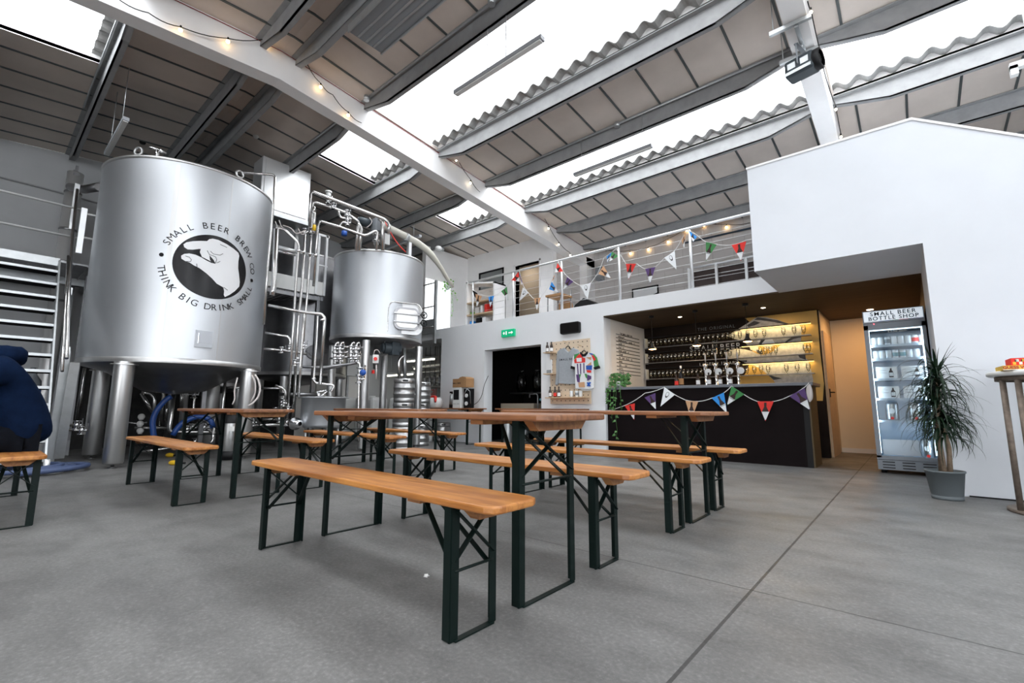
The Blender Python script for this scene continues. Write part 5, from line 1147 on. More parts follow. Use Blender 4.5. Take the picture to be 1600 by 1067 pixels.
for x, m_, lb in ((-2.46, 'card', 'orange-brown carton on the back counter seen between the left taps'), (-2.25, 'bright_green', 'green package on the back counter seen between the middle taps'), (-2.1, 'flag_white', 'pale package on the back counter seen beside the right tap')):
    b = MB(); b.box(-.07, .07, -.05, .05, 0, .28); tag(b.build('carton', m_, loc=(x-.32, 8.85, .90)), lb, 'package')
t = thing('folded_bag', 'crumpled clear plastic sleeve hanging at the right end of the bar worktop', 'bag', (-1.06, 7.45, 1.0)); b = MB(); b.ball((0, 0, 0), .05, 12, 8, sz=2.4); b.v = [(x*.8, y*.35-.02, z+.01*math.sin(x*90)) for x, y, z in b.v]; b.build('sleeve', 'hose_clear', t)
# menu letter rails on the side wall
t = thing('menu_board', 'wall menu of thin black ledges with black letters inside the bar recess', 'menu', (0, 0, 0))
ml_ = ['THE SMALL BEER BAR', 'DRAUGHT', 'PREMIUM MALT   LAGER   2.1', 'LAGER  2.1', 'PALE  2.5', 'DARK LAGER  1.0', 'STEAM', 'IPA   GIFT   PACK    4.5', 'WINE', 'GIN        12.0', 'SOFTS', 'SNACKS        3.0']
for i, s_ in enumerate(ml_):
    z = 2.19-.068*i; b = MB(); b.box(-4.19, -4.178, 7.90, 8.88, z-.012, z-.004); b.build('ledge', 'text_dark', t)
    b = MB(); text(b, s_, (-4.183, 7.98 if i else 8.05, z+.018), (0, 1, 0), (0, 0, 1), .048, align='LEFT', space=1.15, offset=.0012); b.build('letters', 'text_dark', t, fixn=False)

# ================================================================== BUNTING
COLS = {'r': 'flag_red', 'b': 'flag_blue', 'g': 'flag_green', 'p': 'flag_purple', 'o': 'flag_orange', 'w': 'flag_white', 's': 'text_dark'}
def bunting(label, Y, string, flags, grp):
    t = thing('bunting', label, 'bunting', (0, 0, 0), 0, grp)
    b = MB(); P = [aY(x, y, Y) for x, y in string]; Q = []
    for i in range(len(P)-1):
        for k in range(6):
            u = k/6; q = P[i].lerp(P[i+1], u); q.z -= .022*math.sin(PI*u)*min(1, (P[i+1]-P[i]).length*2); Q.append(q)
    Q.append(P[-1]); b.tube(Q, .0055, 6); b.build('string', 'string_white', t)
    for j, (a, c_, tip, k) in enumerate(flags):
        yo = Y-.008-.004*(j % 3); A, B, T = aY(*a, yo), aY(*c_, yo), aY(*tip, yo-.012*((j*7) % 5-1.5))
        def at(u, v): return A.lerp(B, u)*(1-v)+T*v-Vector((0, .003, 0))
        n_ = (B-A).cross(T-A).normalized()*.0015
        b = MB(); b.add([A, B, T, A+n_, B+n_, T+n_], [(0, 1, 2), (5, 4, 3), (0, 3, 4, 1), (1, 4, 5, 2), (2, 5, 3, 0)], 0)
        if k == 'w':
            b.flat([at(.5+.17*math.cos(q*PI/8), .25+.17*math.sin(q*PI/8)) for q in range(16)], 1); b.flat([at(.5+.13*math.cos(q*PI/8), .22+.12*math.sin(q*PI/8)) for q in range(16)], 2)
            for q in range(3, len(b.v)): pass
            if len(b.v) >= 38: b.v[-16:] = [tuple(Vector(v)-Vector((0, .002, 0))) for v in b.v[-16:]]
        else:
            b.flat([at(.42, .06), at(.58, .06), at(.60, .28), at(.86, .48), at(.95, .60), at(.05, .60), at(.14, .48), at(.40, .28)], 1)
            b.flat([at(.02, .52), at(.98, .52), at(.98, .93), at(.02, .93)], 2)
        b.build('flag', [COLS[k], 'flag_bottle' if k != 'w' else 'text_dark', 'flag_white'], t, fixn=False)
bunting('bunting of bottle-print pennants strung along the dark bar front', 7.445, [(934, 643), (975, 634), (1008, 614), (1038, 605), (1071, 625), (1092, 627), (1112, 622), (1132, 613), (1143, 603), (1162, 616), (1183, 627), (1210, 627), (1233, 619), (1257, 605), (1264, 598)],
        [((976, 634), (992, 630), (991, 656), 'r'), ((1007, 621), (1024, 614), (1025, 640), 'p'), ((1038, 605), (1054, 617), (1032, 635), 'w'), ((1071, 626), (1091, 627), (1080, 656), 'o'), ((1112, 622), (1131, 613), (1136, 646), 'b'), ((1143, 603), (1163, 616), (1136, 633), 'g'), ((1183, 627), (1209, 627), (1196, 658), 'r'), ((1233, 619), (1257, 606), (1266, 641), 'p')], 'bunting')
bunting('bunting pennants at the left end of the mezzanine railing', 7.42, [(737, 447), (741, 454), (752, 461), (772, 462), (790, 450), (808, 425)],
        [((738, 453), (746, 458), (744, 472), 's'), ((743, 459), (753, 463), (745, 480), 'o'), ((763, 464), (772, 462), (766, 480), 'b'), ((783, 455), (792, 448), (794, 469), 'g'), ((811, 424), (816, 440), (815, 446), 'p'), ((799, 438), (810, 425), (812, 440), 'r')], 'bunting')
bunting('bunting pennants between the second and third posts of the mezzanine railing', 7.42, [(811, 423), (818, 447), (826, 458), (833, 466), (845, 465), (861, 440), (872, 410)],
        [((817, 449), (826, 457), (811, 471), 'w'), ((834, 466), (845, 465), (839, 485), 'o'), ((862, 440), (858, 452), (873, 457), 'b'), ((866, 430), (862, 440), (868, 433), 'o'), ((871, 411), (880, 424), (867, 426), 'r')], 'bunting')
bunting('bunting pennants between the third and fourth posts of the mezzanine railing', 7.42, [(872, 408), (882, 427), (895, 439), (907, 446), (923, 442), (935, 425), (944, 402), (963, 388)],
        [((886, 433), (896, 440), (880, 453), 'p'), ((907, 446), (923, 442), (918, 468), 'w'), ((943, 415), (935, 428), (955, 435), 'o'), ((948, 401), (957, 393), (949, 410), 'b'), ((956, 393), (966, 400), (952, 409), 'g')], 'bunting')
bunting('bunting pennants between the fourth and fifth posts of the mezzanine railing', 7.42, [(963, 388), (970, 399), (978, 412), (995, 412), (1007, 420), (1024, 417), (1038, 403), (1054, 392), (1066, 372), (1075, 358)],
        [((978, 412), (994, 412), (982, 437), 'r'), ((1008, 420), (1024, 417), (1016, 443), 'p'), ((1038, 403), (1054, 392), (1057, 421), 'w'), ((1072, 361), (1065, 376), (1069, 388), 'o'), ((1076, 360), (1089, 370), (1083, 378), 'b')], 'bunting')
bunting('bunting pennants on the railing beside the white enclosure', 7.42, [(1076, 358), (1090, 368), (1103, 378), (1120, 382), (1143, 383), (1166, 375), (1180, 372)],
        [((1103, 378), (1120, 382), (1103, 408), 'g'), ((1143, 383), (1166, 377), (1158, 408), 'r')], 'bunting')
# ================================================================== MEZZANINE RAILING
t = thing('mezzanine_railing', 'stainless railing with thin wires along the edge of the mezzanine', 'railing', (0, 0, 0))
RYY = 7.50
b = MB(); b.tube([(-7.82, RYY, 3.735), (-1.34, RYY, 3.755)], .024, 14); b.build('top_rail', 'steel_white', t)
for x in (-7.68, -6.42, -5.14, -3.87, -2.57):
    b = MB(); b.cyl((x, RYY, 2.712), (x, RYY, 3.72), .022, 12); b.build('post', 'steel_white', t)
for k in range(6): b = MB(); z = 2.85+.145*k; b.tube([(-7.68, RYY, z), (-1.34, RYY, z)], .003, 5); b.build('wire', 'steel_white', t)
t = thing('inner_railing', 'low white railing before dark brown panels at the back of the mezzanine', 'railing', (0, 0, 0))
a_, b_ = aY(1078, 420, 9.9), aY(1175, 402, 9.9); b = MB(); b.tube([(a_.x-.1, 9.85, a_.z), (b_.x+.6, 9.85, a_.z)], .03, 10); b.build('top_rail', 'steel_white', t)
for px in (1077, 1120, 1167, 1190): x = aY(px, 430, 9.85).x; b = MB(); b.box(x-.025, x+.025, 9.82, 9.88, 2.69, a_.z); b.build('post', 'steel_white', t)
for k in range(4): b = MB(); z = a_.z-.22*(k+1); b.tube([(a_.x-.1, 9.85, z), (b_.x+.6, 9.85, z)], .008, 6); b.build('bar', 'steel_white', t)
b = MB(); b.box(a_.x+.05, b_.x+.6, 9.98, 10.02, 2.69, a_.z-.06); b.build('brown_panel', 'brown_door', t)
# things up on the mezzanine
def framed(lb, x0, y0, x1, y1, Y, art, dep=.03):
    A, B = aY(x0, y0, Y), aY(x1, y1, Y); xa, xb, za, zb = min(A.x, B.x), max(A.x, B.x), min(A.z, B.z), max(A.z, B.z)
    t = thing('picture_frame', lb, 'picture', ((xa+xb)/2, Y, (za+zb)/2)); w2, h2 = (xb-xa)/2, (zb-za)/2; b = MB(); fr = .03
    for q in ((-w2, w2, h2-fr, h2), (-w2, w2, -h2, -h2+fr), (-w2, -w2+fr, -h2, h2), (w2-fr, w2, -h2, h2)): b.box(q[0], q[1], -dep, 0, q[2], q[3])
    b.build('frame', 'black', t); b = MB(); b.box(-w2+fr, w2-fr, -.012, 0, -h2+fr, h2-fr)
    if art == 'dot': b.flat([(.06*math.cos(q*PI/8)-w2*.5, -.014, .06*math.sin(q*PI/8)-.05) for q in range(16)], 1); b.tube([(0, -.013, -.2), (w2*.4, -.013, .1), (w2*.9, -.013, .15)], .02, 6, 2)
    elif art: b.box(-w2*.4, w2*.4, -.014, -.012, -h2*.4, h2*.4, 2)
    b.build('print', ['card_white', 'bright_green', 'text_dark'], t); return t
framed('small black framed picture on the blockwork wall of the mezzanine', 893, 449, 900, 461, 10.05, 'x')
framed('wide dark framed poster with a green dot, low behind the railing', 988, 452, 1031, 490, 10.55, 'dot')
framed('thin framed white print left of the small black picture', 880, 447, 891, 459, 10.05, '')
t = thing('wall_heater', 'dark grey bracketed box on the blockwork wall near the beam', 'heater', (0, 0, 0)); p = aY(936, 425, 10.45); b = MB(); b.box(p.x-.09, p.x+.09, 10.4, 10.58, p.z-.22, p.z+.14); b.build('housing', 'plastic_grey', t, bevel=.01)
t = thing('round_back_chair', 'chair with a round orange-tan back behind the mezzanine railing', 'chair', (0, 0, 0)); p = aY(882, 480, 8.2); b = MB(); b.prism(rrect(.40, .30, .12), (p.x, p.y, p.z-.02), (1, 0, 0), (0, 0, 1), (0, .03, 0)); b.build('backrest', 'card', t, bevel=.01)
b = MB(); b.box(p.x-.2, p.x+.2, p.y-.42, p.y, 3.12, 3.16); b.build('seat', 'card', t)
for dx in (-.17, .17):
    for dy in (-.38, .0): b = MB(); b.cyl((p.x+dx, p.y+dy, 2.69), (p.x+dx, p.y+dy, 3.13 if dy < 0 else 3.3), .014, 8); b.build('leg', 'steel_dark', t)
t = thing('desk', 'black sloping desk top behind the railing beside the round-backed chair', 'desk', (0, 0, 0)); a_, b_ = aY(893, 483, 8.6), aY(928, 478, 8.6); b = MB(); b.prism([(0, 0), (b_.x-a_.x+.2, 0), (.55*(b_.x-a_.x), .26), (.1, .14)], (a_.x, 8.6, a_.z-.05), (1, 0, 0), (0, 0, 1), (0, .5, 0)); b.build('top', 'black', t); b = MB(); b.box(a_.x+.05, b_.x, 8.65, 9.0-.05, 2.69, a_.z-.05); b.build('base', 'black', t)
# white shelf unit with goods
A, B = aY(727, 500, 7.72), aY(772, 500, 7.72); SX0, SX1 = A.x, B.x
t = thing('shelf_unit', 'white open shelf unit with goods behind the left end of the railing', 'shelf unit', (SX0, 7.72, 2.69)); SW = SX1-SX0; SHH = 1.02
b = MB(); b.box(0, .05, 0, .4, 0, SHH+.15).box(SW-.04, SW, 0, .4, 0, SHH).box(0, SW, .38, .4, 0, SHH); b.build('side_panel', 'beam_white', t)
b = MB(); b.prism([(0, SHH+.15), (SW, SHH), (SW, SHH-.04), (0, SHH+.11)], (0, 0, 0), (1, 0, 0), (0, 0, 1), (0, .4, 0)); b.build('top_board', 'beam_white', t)
for z in (.02, .30, .60): b = MB(); b.box(.04, SW-.03, 0, .39, z, z+.035); b.build('shelf_board', 'plywood' if z > .2 else 'beam_white', t)
for i, (x, z, w2, h2, m_, lb) in enumerate(((.13, .055, .10, .12, 'flag_blue', 'small blue box on the bottom board of the white shelf unit'), (.34, .055, .12, .20, 'black', 'dark basket on the bottom board of the white shelf unit'), (.55, .055, .10, .16, 'card_white', 'white box on the bottom board of the white shelf unit'), (.14, .335, .10, .06, 'bright_green', 'green pack on the middle board of the white shelf unit'),
                                                     (.30, .335, .12, .15, 'text_white', 'pale jar on the middle board of the white shelf unit'), (.48, .335, .06, .18, 'card_white', 'white carton on the middle board of the white shelf unit'), (.62, .335, .08, .20, 'bright_red', 'bright red tin at the right of the middle board'))):
    if x+w2 > SW-.04: x = SW-.06-w2
    b = MB(); b.box(-w2/2, w2/2, -.1, .1, 0, h2); tag(b.build('shelf_box', m_, loc=(SX0+x+w2/2, 7.85, 2.69+z), bevel=.006), lb, 'box')
# hanging plants
def vine(name, label, root, pts, R_, n, mat_, cl=40):
    t = thing(name, label, 'plant', root); random.seed(n)
    b = MB(); b.lathe([(.001, 0), (.055, 0), (.075, .11), (.065, .11), (.06, .09), (.001, .09)], n=20); b.build('pot', 'plastic_white', t)
    fo = MB(); vi = MB()
    def lf(p, az, s_):
        d = Vector((math.cos(az), math.sin(az)*.6, -.5)).normalized(); sd = d.cross(Vector((.2, -1, .3))).normalized()
        nn = sd.cross(d).normalized()*s_*.15
        fo.add([p, p+d*s_*.35+sd*s_*.42, p+d*s_*.8+sd*s_*.25, p+d*s_*1.25, p+d*s_*.8-sd*s_*.25, p+d*s_*.35-sd*s_*.42, p+d*s_*.6+nn], [(0, 1, 6), (1, 2, 6), (2, 3, 6), (3, 4, 6), (4, 5, 6), (5, 0, 6)], 0, True)
    for i in range(cl):
        a = random.uniform(0, 2*PI); r_ = R_*random.random()**.5; lf(Vector((r_*math.cos(a), r_*.6*math.sin(a), .10+random.uniform(-.06, .16))), random.uniform(0, 2*PI), random.uniform(.04, .075))
    for path in pts:
        P = [Vector(p) for p in path]; vi.tube(P, .0035, 5)
        for i in range(len(P)-1):
            for k in range(5):
                if random.random() < .85: lf(P[i].lerp(P[i+1], k/5)+Vector((random.uniform(-.02, .02), -.01, 0)), random.uniform(0, 2*PI), random.uniform(.035, .06))
    fo.build('foliage', mat_, t, fixn=False); vi.build('stem', mat_, t); return t
vine('trailing_ivy', 'leafy green climber spilling over the left end of the bar counter', (-3.99, 7.62, 1.15), [[(-.05, -.16, .16), (-.08, -.23, -.05), (-.06, -.24, -.35), (-.04, -.24, -.62)], [(.02, -.16, .16), (.04, -.23, -.1), (.02, -.25, -.45), (.05, -.24, -.75), (.02, -.24, -.90)], [(.08, -.16, .1), (.12, -.22, -.1), (.14, -.24, -.40)], [(-.09, -.14, .1), (-.12, -.22, -.1), (-.11, -.24, -.30)], [(0, -.15, .1), (0, -.23, -.1), (-.02, -.24, -.30), (.04, -.24, -.55)]], .19, 42, 'vine_green', 150)
vp = aX(700, 452, -9.30); t = vine('trailing_ivy', 'bright green hanging plant on the white partition by the ribbed panel', (-9.32, vp.y, vp.z), [[(.06, .05, .05), (.09, .10, -.2), (.08, .14, -.45), (.07, .12, -.75)], [(.06, -.08, .05), (.1, -.16, -.1), (.1, -.3, -.02)], [(.05, .2, 0), (.07, .3, -.3)]], .17, 17, 'bright_green', 55)
b = MB(); b.box(-.13, .0, -.02, .02, -.02, 0).box(-.13, -.11, -.02, .02, -.2, 0); b.build('bracket', 'galv', t)

# ================================================================== ON THE WHITE WALL
WY = 7.44
def onW(x, y, e=0.0): return aY(x, y, WY-e)
t = thing('exit_sign', 'green and white running-figure exit sign above the dark doorway', 'sign', (0, 0, 0)); A, B = onW(786, 517), onW(806, 525); b = MB(); b.box(A.x, B.x, WY-.06, WY, B.z, A.z+.01); b.build('housing', 'sign_green', t, bevel=.01)
b = MB(); zc_ = (A.z+B.z)/2+.005; wd = B.x-A.x; x = A.x; Yf = WY-.0615
b.box(x+wd*.58, x+wd*.80, Yf-.001, Yf, zc_-.012, zc_+.012).prism([(0, -.035), (.045, 0), (0, .035)], (x+wd*.80, Yf, zc_), (1, 0, 0), (0, 0, 1), (0, -.001, 0)); b.prism([(-.03, 0), (0, -.035), (.03, 0), (.0, .035)], (x+wd*.22, Yf, zc_), (1, 0, 0), (0, 0, 1), (0, -.001, 0)); b.box(x+wd*.36, x+wd*.44, Yf-.001, Yf, zc_-.04, zc_+.04); b.build('pictogram', 'sign_white', t)
t = thing('wall_speaker', 'black rounded speaker on the white wall above the pegboard', 'speaker', (0, 0, 0)); A, B = onW(878, 507), onW(908, 519); b = MB(); cx_, cz_ = (A.x+B.x)/2, (A.z+B.z)/2
b.prism(rrect(B.x-A.x, .215, .035), (cx_, WY-.07, cz_), (1, 0, 0), (0, 0, 1), (0, .07, 0)); b.build('cabinet', 'black', t, bevel=.008); b = MB(); b.prism(rrect(B.x-A.x-.03, .18, .03), (cx_, WY-.074, cz_), (1, 0, 0), (0, 0, 1), (0, .004, 0)); b.build('grille', 'black_matt', t)
pb = thing('pegboard', 'plywood pegboard with pegs and ledges holding clothes and bottles', 'pegboard', (0, 0, 0)); PX0, PX1, PZ0, PZ1 = -5.37, -4.46, .86, 2.07
b = MB(); b.box(PX0, PX1, WY-.05, WY-.03, PZ0, PZ1); b.build('board', 'peg_ply', pb)
b = MB(); b.box(PX0+.05, PX1-.05, WY-.03, WY, PZ0+.1, PZ0+.14).box(PX0+.05, PX1-.05, WY-.03, WY, PZ1-.2, PZ1-.16); b.build('batten', 'plywood', pb)
b = MB()
for i in range(9):
    for j in range(12): x, z = PX0+.055+.1*i, PZ0+.06+.1*j; b.prism([(.011*math.cos(q*PI/4), .011*math.sin(q*PI/4)) for q in range(8)], (x, WY-.0508, z), (1, 0, 0), (0, 0, 1), (0, .0006, 0))
b.build('peg_holes', 'text_dark', pb)
def ledge(x0, x1, z): b = MB(); b.box(x0, x1, WY-.20, WY-.05, z-.018, z); b.build('ledge', 'plywood', pb)
zl1, zl2, zl3 = onW(868, 551).z, onW(868, 584).z, .985
ledge(PX0-.06, PX0+.16, zl1); ledge(PX0-.06, PX0+.16, zl2); ledge(PX0-.02, PX1-.02, zl3)
for (x, z) in ((onW(888, 535).x, onW(888, 535).z), (onW(911, 541).x, onW(911, 541).z)): b = MB(); b.cyl((x, WY-.18, z+.01), (x, WY-.04, z), .009, 8); b.build('peg', 'plywood', pb)
for i, x in enumerate((-5.38, -5.28)): bottle((x, WY-.125, zl1), ('left', 'right')[i]+' bottle of the pair on the top small ledge of the pegboard', 'pegboard bottles')
for i, (x, m_) in enumerate(((-5.32, 'card_white'), (-5.205, 'flag_red'), (-5.115, 'card_white'))): bottle((x, WY-.125, zl3), ('left white-labelled bottle on the long pegboard ledge', 'red-labelled bottle on the long pegboard ledge', 'right white-labelled bottle on the long pegboard ledge')[i], 'pegboard bottles', m_)
b = MB(); b.box(-.055, .055, -.02, .02, 0, .27).box(-.055, .055, -.0215, -.02, .0, .07, 1); tag(b.build('boxed_booklet', ['card_white', 'plastic_grey'], loc=(-5.335, WY-.12, zl2)), 'white upright box on the middle small ledge of the pegboard', 'box')
CN = thing('drink_can', 'x', 'can', (0, 0, 0), 0, 'cans'); b = MB(); b.lathe([(.001, 0), (.026, 0), (.033, .008), (.033, .102), (.027, .114), (.025, .112), (.001, .110)], n=20); b.build('body', 'can_white', CN); b = MB(); b.lathe([(.0333, .03), (.0333, .08)], n=20); b.build('printed_band', 'card_white', CN)
cfirst = [True]
def can(loc, label, grp, m_=None):
    if cfirst[0]: o = CN; o.location = loc; o['label'] = label; o['group'] = grp; cfirst[0] = False
    else: o = another(CN, loc, label, None, grp)
    if m_:
        for ch in o.children:
            if ch.name.startswith('printed'):
                me = ch.data.copy(); me.materials.clear(); me.materials.append(M[m_]); ch.data = me
for i, x in enumerate((-4.83, -4.71, -4.63)): can((x, WY-.125, zl3), ('left can standing apart on the long pegboard ledge', 'middle can on the long pegboard ledge, greyer print', 'right can on the long pegboard ledge')[i], 'pegboard cans', (None, 'plastic_grey', None)[i])
def cl(pts): return [(850+x/8.89, 520+y/8.89) for x, y in pts]
def cloth(parent, name, pts, e, th, mat_, bev=.008):
    P = [onW(x, y, e) for x, y in cl(pts)]; O = Vector((0, WY-e, 0)); b = MB(); b.prism([(p.x, p.z) for p in P], O, (1, 0, 0), (0, 0, 1), (0, th, 0)); return b.build(name, mat_, parent, bevel=bev)
sw_ = thing('sweatshirt', 'pale grey sweatshirt with small dark lettering on the pegboard', 'sweatshirt', (0, 0, 0))
cloth(sw_, 'body', [(205, 235), (285, 205), (300, 240), (335, 268), (370, 240), (385, 205), (465, 232), (462, 420), (445, 705), (340, 712), (200, 700), (206, 450)], .115, .05, 'sweat_grey', .02)
cloth(sw_, 'sleeve', [(205, 235), (180, 260), (162, 420), (165, 560), (150, 728), (192, 722), (208, 560), (215, 330)], .10, .045, 'sweat_grey', .018)
cloth(sw_, 'sleeve', [(462, 232), (490, 270), (505, 420), (508, 640), (470, 640), (455, 420)], .10, .045, 'sweat_grey', .018)
cloth(sw_, 'hem', [(200, 680), (445, 686), (444, 708), (340, 714), (200, 702)], .118, .05, 'sweat_grey', .006)
p = onW(*cl([(325, 368)])[0], .117); b = MB(); text(b, 'SMALL BEER', p, (1, 0, 0), (0, 0, 1), .05, space=1.5, offset=.001); b.build('lettering', 'text_dark', sw_, fixn=False)
def hanger(pt, lb):
    p = onW(*cl([pt])[0], .09); t = thing('clothes_hanger', lb, 'hanger', p, 0, 'hangers'); b = MB()
    b.tube([(.05*math.cos(a/8*PI), 0, .05*math.sin(a/8*PI)) for a in range(9)], .008, 8).tube([(0, 0, .05), (0, .02, .09)], .004, 6).tube([(-.17, 0, -.07), (-.05, 0, 0)], .01, 8).tube([(.17, 0, -.07), (.05, 0, 0)], .01, 8); b.build('frame', 'black', t)
hanger((332, 222), 'black hanger holding the grey sweatshirt'); hanger((553, 285), 'black hanger holding the colour-block jersey')
js = thing('cycling_jersey', 'short-sleeved colour-block jersey with red, green, blue and white patches', 'jersey', (0, 0, 0))
cloth(js, 'body', [(415, 300), (500, 275), (545, 330), (600, 272), (680, 285), (690, 420), (682, 770), (600, 785), (430, 778), (424, 430)], .165, .045, 'flag_white', .015)
cloth(js, 'sleeve', [(425, 295), (400, 330), (385, 440), (370, 485), (415, 505), (430, 420)], .16, .04, 'flag_white', .01); cloth(js, 'sleeve', [(678, 285), (725, 340), (745, 430), (762, 480), (700, 505), (685, 420)], .16, .04, 'flag_green', .01)
cloth(js, 'back_hem', [(500, 770), (660, 760), (655, 800), (590, 806), (520, 800)], .13, .02, 'flag_white', .004)
for k, (pts, m_) in enumerate((([(418, 302), (498, 278), (470, 320), (415, 375)], 'flag_green'), ([(470, 310), (500, 290), (545, 345), (572, 350), (572, 410), (425, 422), (418, 380)], 'flag_red'), ([(450, 350), (522, 345), (524, 400), (455, 404)], 'card_white'), ([(456, 430), (472, 430), (482, 575), (466, 575)], 'flag_purple'), ([(498, 425), (514, 425), (516, 570), (502, 570)], 'flag_purple'), ([(545, 420), (560, 420), (562, 560), (548, 560)], 'flag_purple'),
                               ([(585, 340), (655, 335), (655, 380)], 'flag_orange'), ([(590, 455), (655, 400), (658, 445)], 'flag_orange'), ([(582, 455), (668, 450), (665, 515), (585, 510)], 'blue'), ([(585, 515), (655, 520), (655, 555), (600, 550)], 'flag_red'), ([(620, 275), (678, 288), (680, 310), (640, 300)], 'blue'), ([(655, 300), (690, 320), (720, 370), (690, 390)], 'flag_red'), ([(445, 580), (490, 575), (500, 620), (495, 690), (460, 680)], 'flag_purple'), ([(485, 580), (515, 570), (495, 640)], 'flag_green'),
                               ([(560, 565), (595, 570), (600, 640), (580, 620)], 'flag_green'), ([(600, 580), (655, 600), (655, 640), (600, 665)], 'flag_purple'), ([(475, 690), (562, 682), (568, 755), (485, 755)], 'flag_orange'), ([(590, 690), (615, 685), (650, 740), (625, 745)], 'blue'), ([(630, 680), (655, 690), (610, 745), (592, 735)], 'blue'))):
    cloth(js, 'colour_patch', pts, .168+.0005*k, .002, m_, 0)
cloth(js, 'collar', [(500, 262), (545, 300), (600, 262), (605, 280), (570, 325), (530, 330), (496, 285)], .182, .03, 'black', .004); cloth(js, 'cuff', [(372, 455), (425, 475), (415, 510), (365, 495)], .178, .05, 'black', .004); cloth(js, 'cuff', [(685, 480), (755, 455), (765, 490), (700, 510)], .178, .05, 'black', .004)

# ================================================================== DISPLAY FRIDGE
FX0, FX1, FY0, FY1 = -.41, .195, 7.50, 8.12
fr = thing('display_fridge', 'tall grey glass-door fridge with an illuminated header and cool white light', 'fridge', (0, 0, 0))
b = MB(); b.box(FX0, FX0+.03, FY0+.05, FY1, .06, 1.88).box(FX1-.03, FX1, FY0+.05, FY1, .06, 1.88).box(FX0, FX1, FY1-.03, FY1, .06, 2.04).box(FX0, FX1, FY0+.05, FY1, .06, .19).box(FX0, FX1, FY0+.05, FY1, 1.82, 2.04); b.build('cabinet', 'fridge_grey', fr)
b = MB(); b.box(FX0+.03, FX0+.035, FY0+.06, FY1-.03, .19, 1.82).box(FX1-.035, FX1-.03, FY0+.06, FY1-.03, .19, 1.82).box(FX0+.03, FX1-.03, FY1-.036, FY1-.03, .19, 1.82).box(FX0+.03, FX1-.03, FY0+.06, FY1-.03, .19, .195); b.build('liner', 'fridge_white', fr)
b = MB(); b.box(FX0, FX0+.045, FY0, FY0+.045, .19, 1.86).box(FX1-.035, FX1, FY0, FY0+.045, .19, 1.86).box(FX0, FX1, FY0, FY0+.045, 1.80, 1.88).box(FX0, FX1, FY0, FY0+.045, .17, .215); dr = b.build('door', 'fridge_grey', fr)
b = MB(); b.box(FX0+.045, FX1-.035, FY0+.018, FY0+.024, .215, 1.80); b.build('pane', 'clear_glass', dr)
b = MB(); text(b, '£2.50 each', (-.08, FY0+.016, 1.765), (1, 0, 0), (0, 0, 1), .042, offset=.0005); b.build('price_writing', 'text_white', dr, fixn=False)
b = MB(); b.box(FX0, FX1, FY0, FY0+.05, 1.885, 2.045); hd = b.build('header', 'fridge_grey', fr); b = MB(); b.box(FX0+.012, FX1-.012, FY0-.004, FY0, 1.90, 2.035); b.build('lit_panel', 'sign_light', hd)
b = MB(); text(b, 'SMALL BEER', (-.105, FY0-.0055, 1.998), (1, 0, 0), (0, 0, 1), .070, space=1.25, offset=.0012); text(b, 'BOTTLE SHOP', (-.105, FY0-.0055, 1.938), (1, 0, 0), (0, 0, 1), .068, space=1.18, offset=.0012); b.build('lettering', 'text_dark', hd, fixn=False)
b = MB()
for i, x in enumerate((FX0+.012, FX0+.16, FX0+.27, FX0+.36, FX0+.45)): b.box(x, (FX0+.16, FX0+.27, FX0+.36, FX0+.45, FX1-.012)[i], FY0-.0055, FY0-.004, 1.900, 1.906, i)
b.build('colour_stripe', ['card_white', 'blue', 'flag_green', 'flag_red', 'flag_purple'], hd)
b = MB(); b.cyl((FX0+.11, FY0-.004, 1.872), (FX0+.11, FY0, 1.872), .005, 8); b.build('indicator', 'red_lamp', hd)
b = MB(); b.box(FX0, FX1, FY0+.01, FY0+.06, .045, .165); gr = b.build('grille_panel', 'fridge_grey', fr); b = MB()
for i in range(3):
    for j in range(3): x = FX0+.05+.19*i; b.box(x, x+.12, FY0+.008, FY0+.011, .065+.034*j, .077+.034*j)
b.build('slots', 'black', gr)
for x in (FX0+.05, FX1-.05):
    for y in (FY0+.1, FY1-.06): b = MB(); b.cyl((x, y, 0), (x, y, .065), .025, 10); b.build('castor', 'black', fr)
b = MB(); b.box(FX0+.035, FX0+.05, FY0+.065, FY0+.08, .24, 1.80).box(FX1-.05, FX1-.035, FY0+.065, FY0+.08, .24, 1.80).box(FX0+.05, FX1-.05, FY0+.065, FY0+.08, 1.79, 1.805); b.build('light_strip', 'led_cool', fr)
SZ = [1.60, 1.425, 1.17, .92, .645]
for z in SZ: b = MB(); b.box(FX0+.04, FX1-.04, FY0+.09, FY1-.05, z-.014, z); b.build('wire_shelf', 'fridge_white', fr); b = MB(); b.box(FX0+.04, FX1-.04, FY0+.082, FY0+.09, z-.022, z+.006); b.build('shelf_edge', 'fridge_white', fr)
for i in range(8): can((FX0+.085+.068*i, FY0+.16, SZ[0]), 'white can in the top row of the lit fridge' if i != 6 else 'can with an orange band in the top row of the lit fridge', 'fridge cans, top row', 'flag_red' if i == 6 else ('plastic_grey' if i in (2,) else None))
for i, x in enumerate((.10, .165, .23, .30, .37, .435, .505)): can((FX0+x-.01, FY0+.16, SZ[1]), 'pale can in the second row of the lit fridge', 'fridge cans, second row', 'tub_lid' if i in (3, 4) else None)
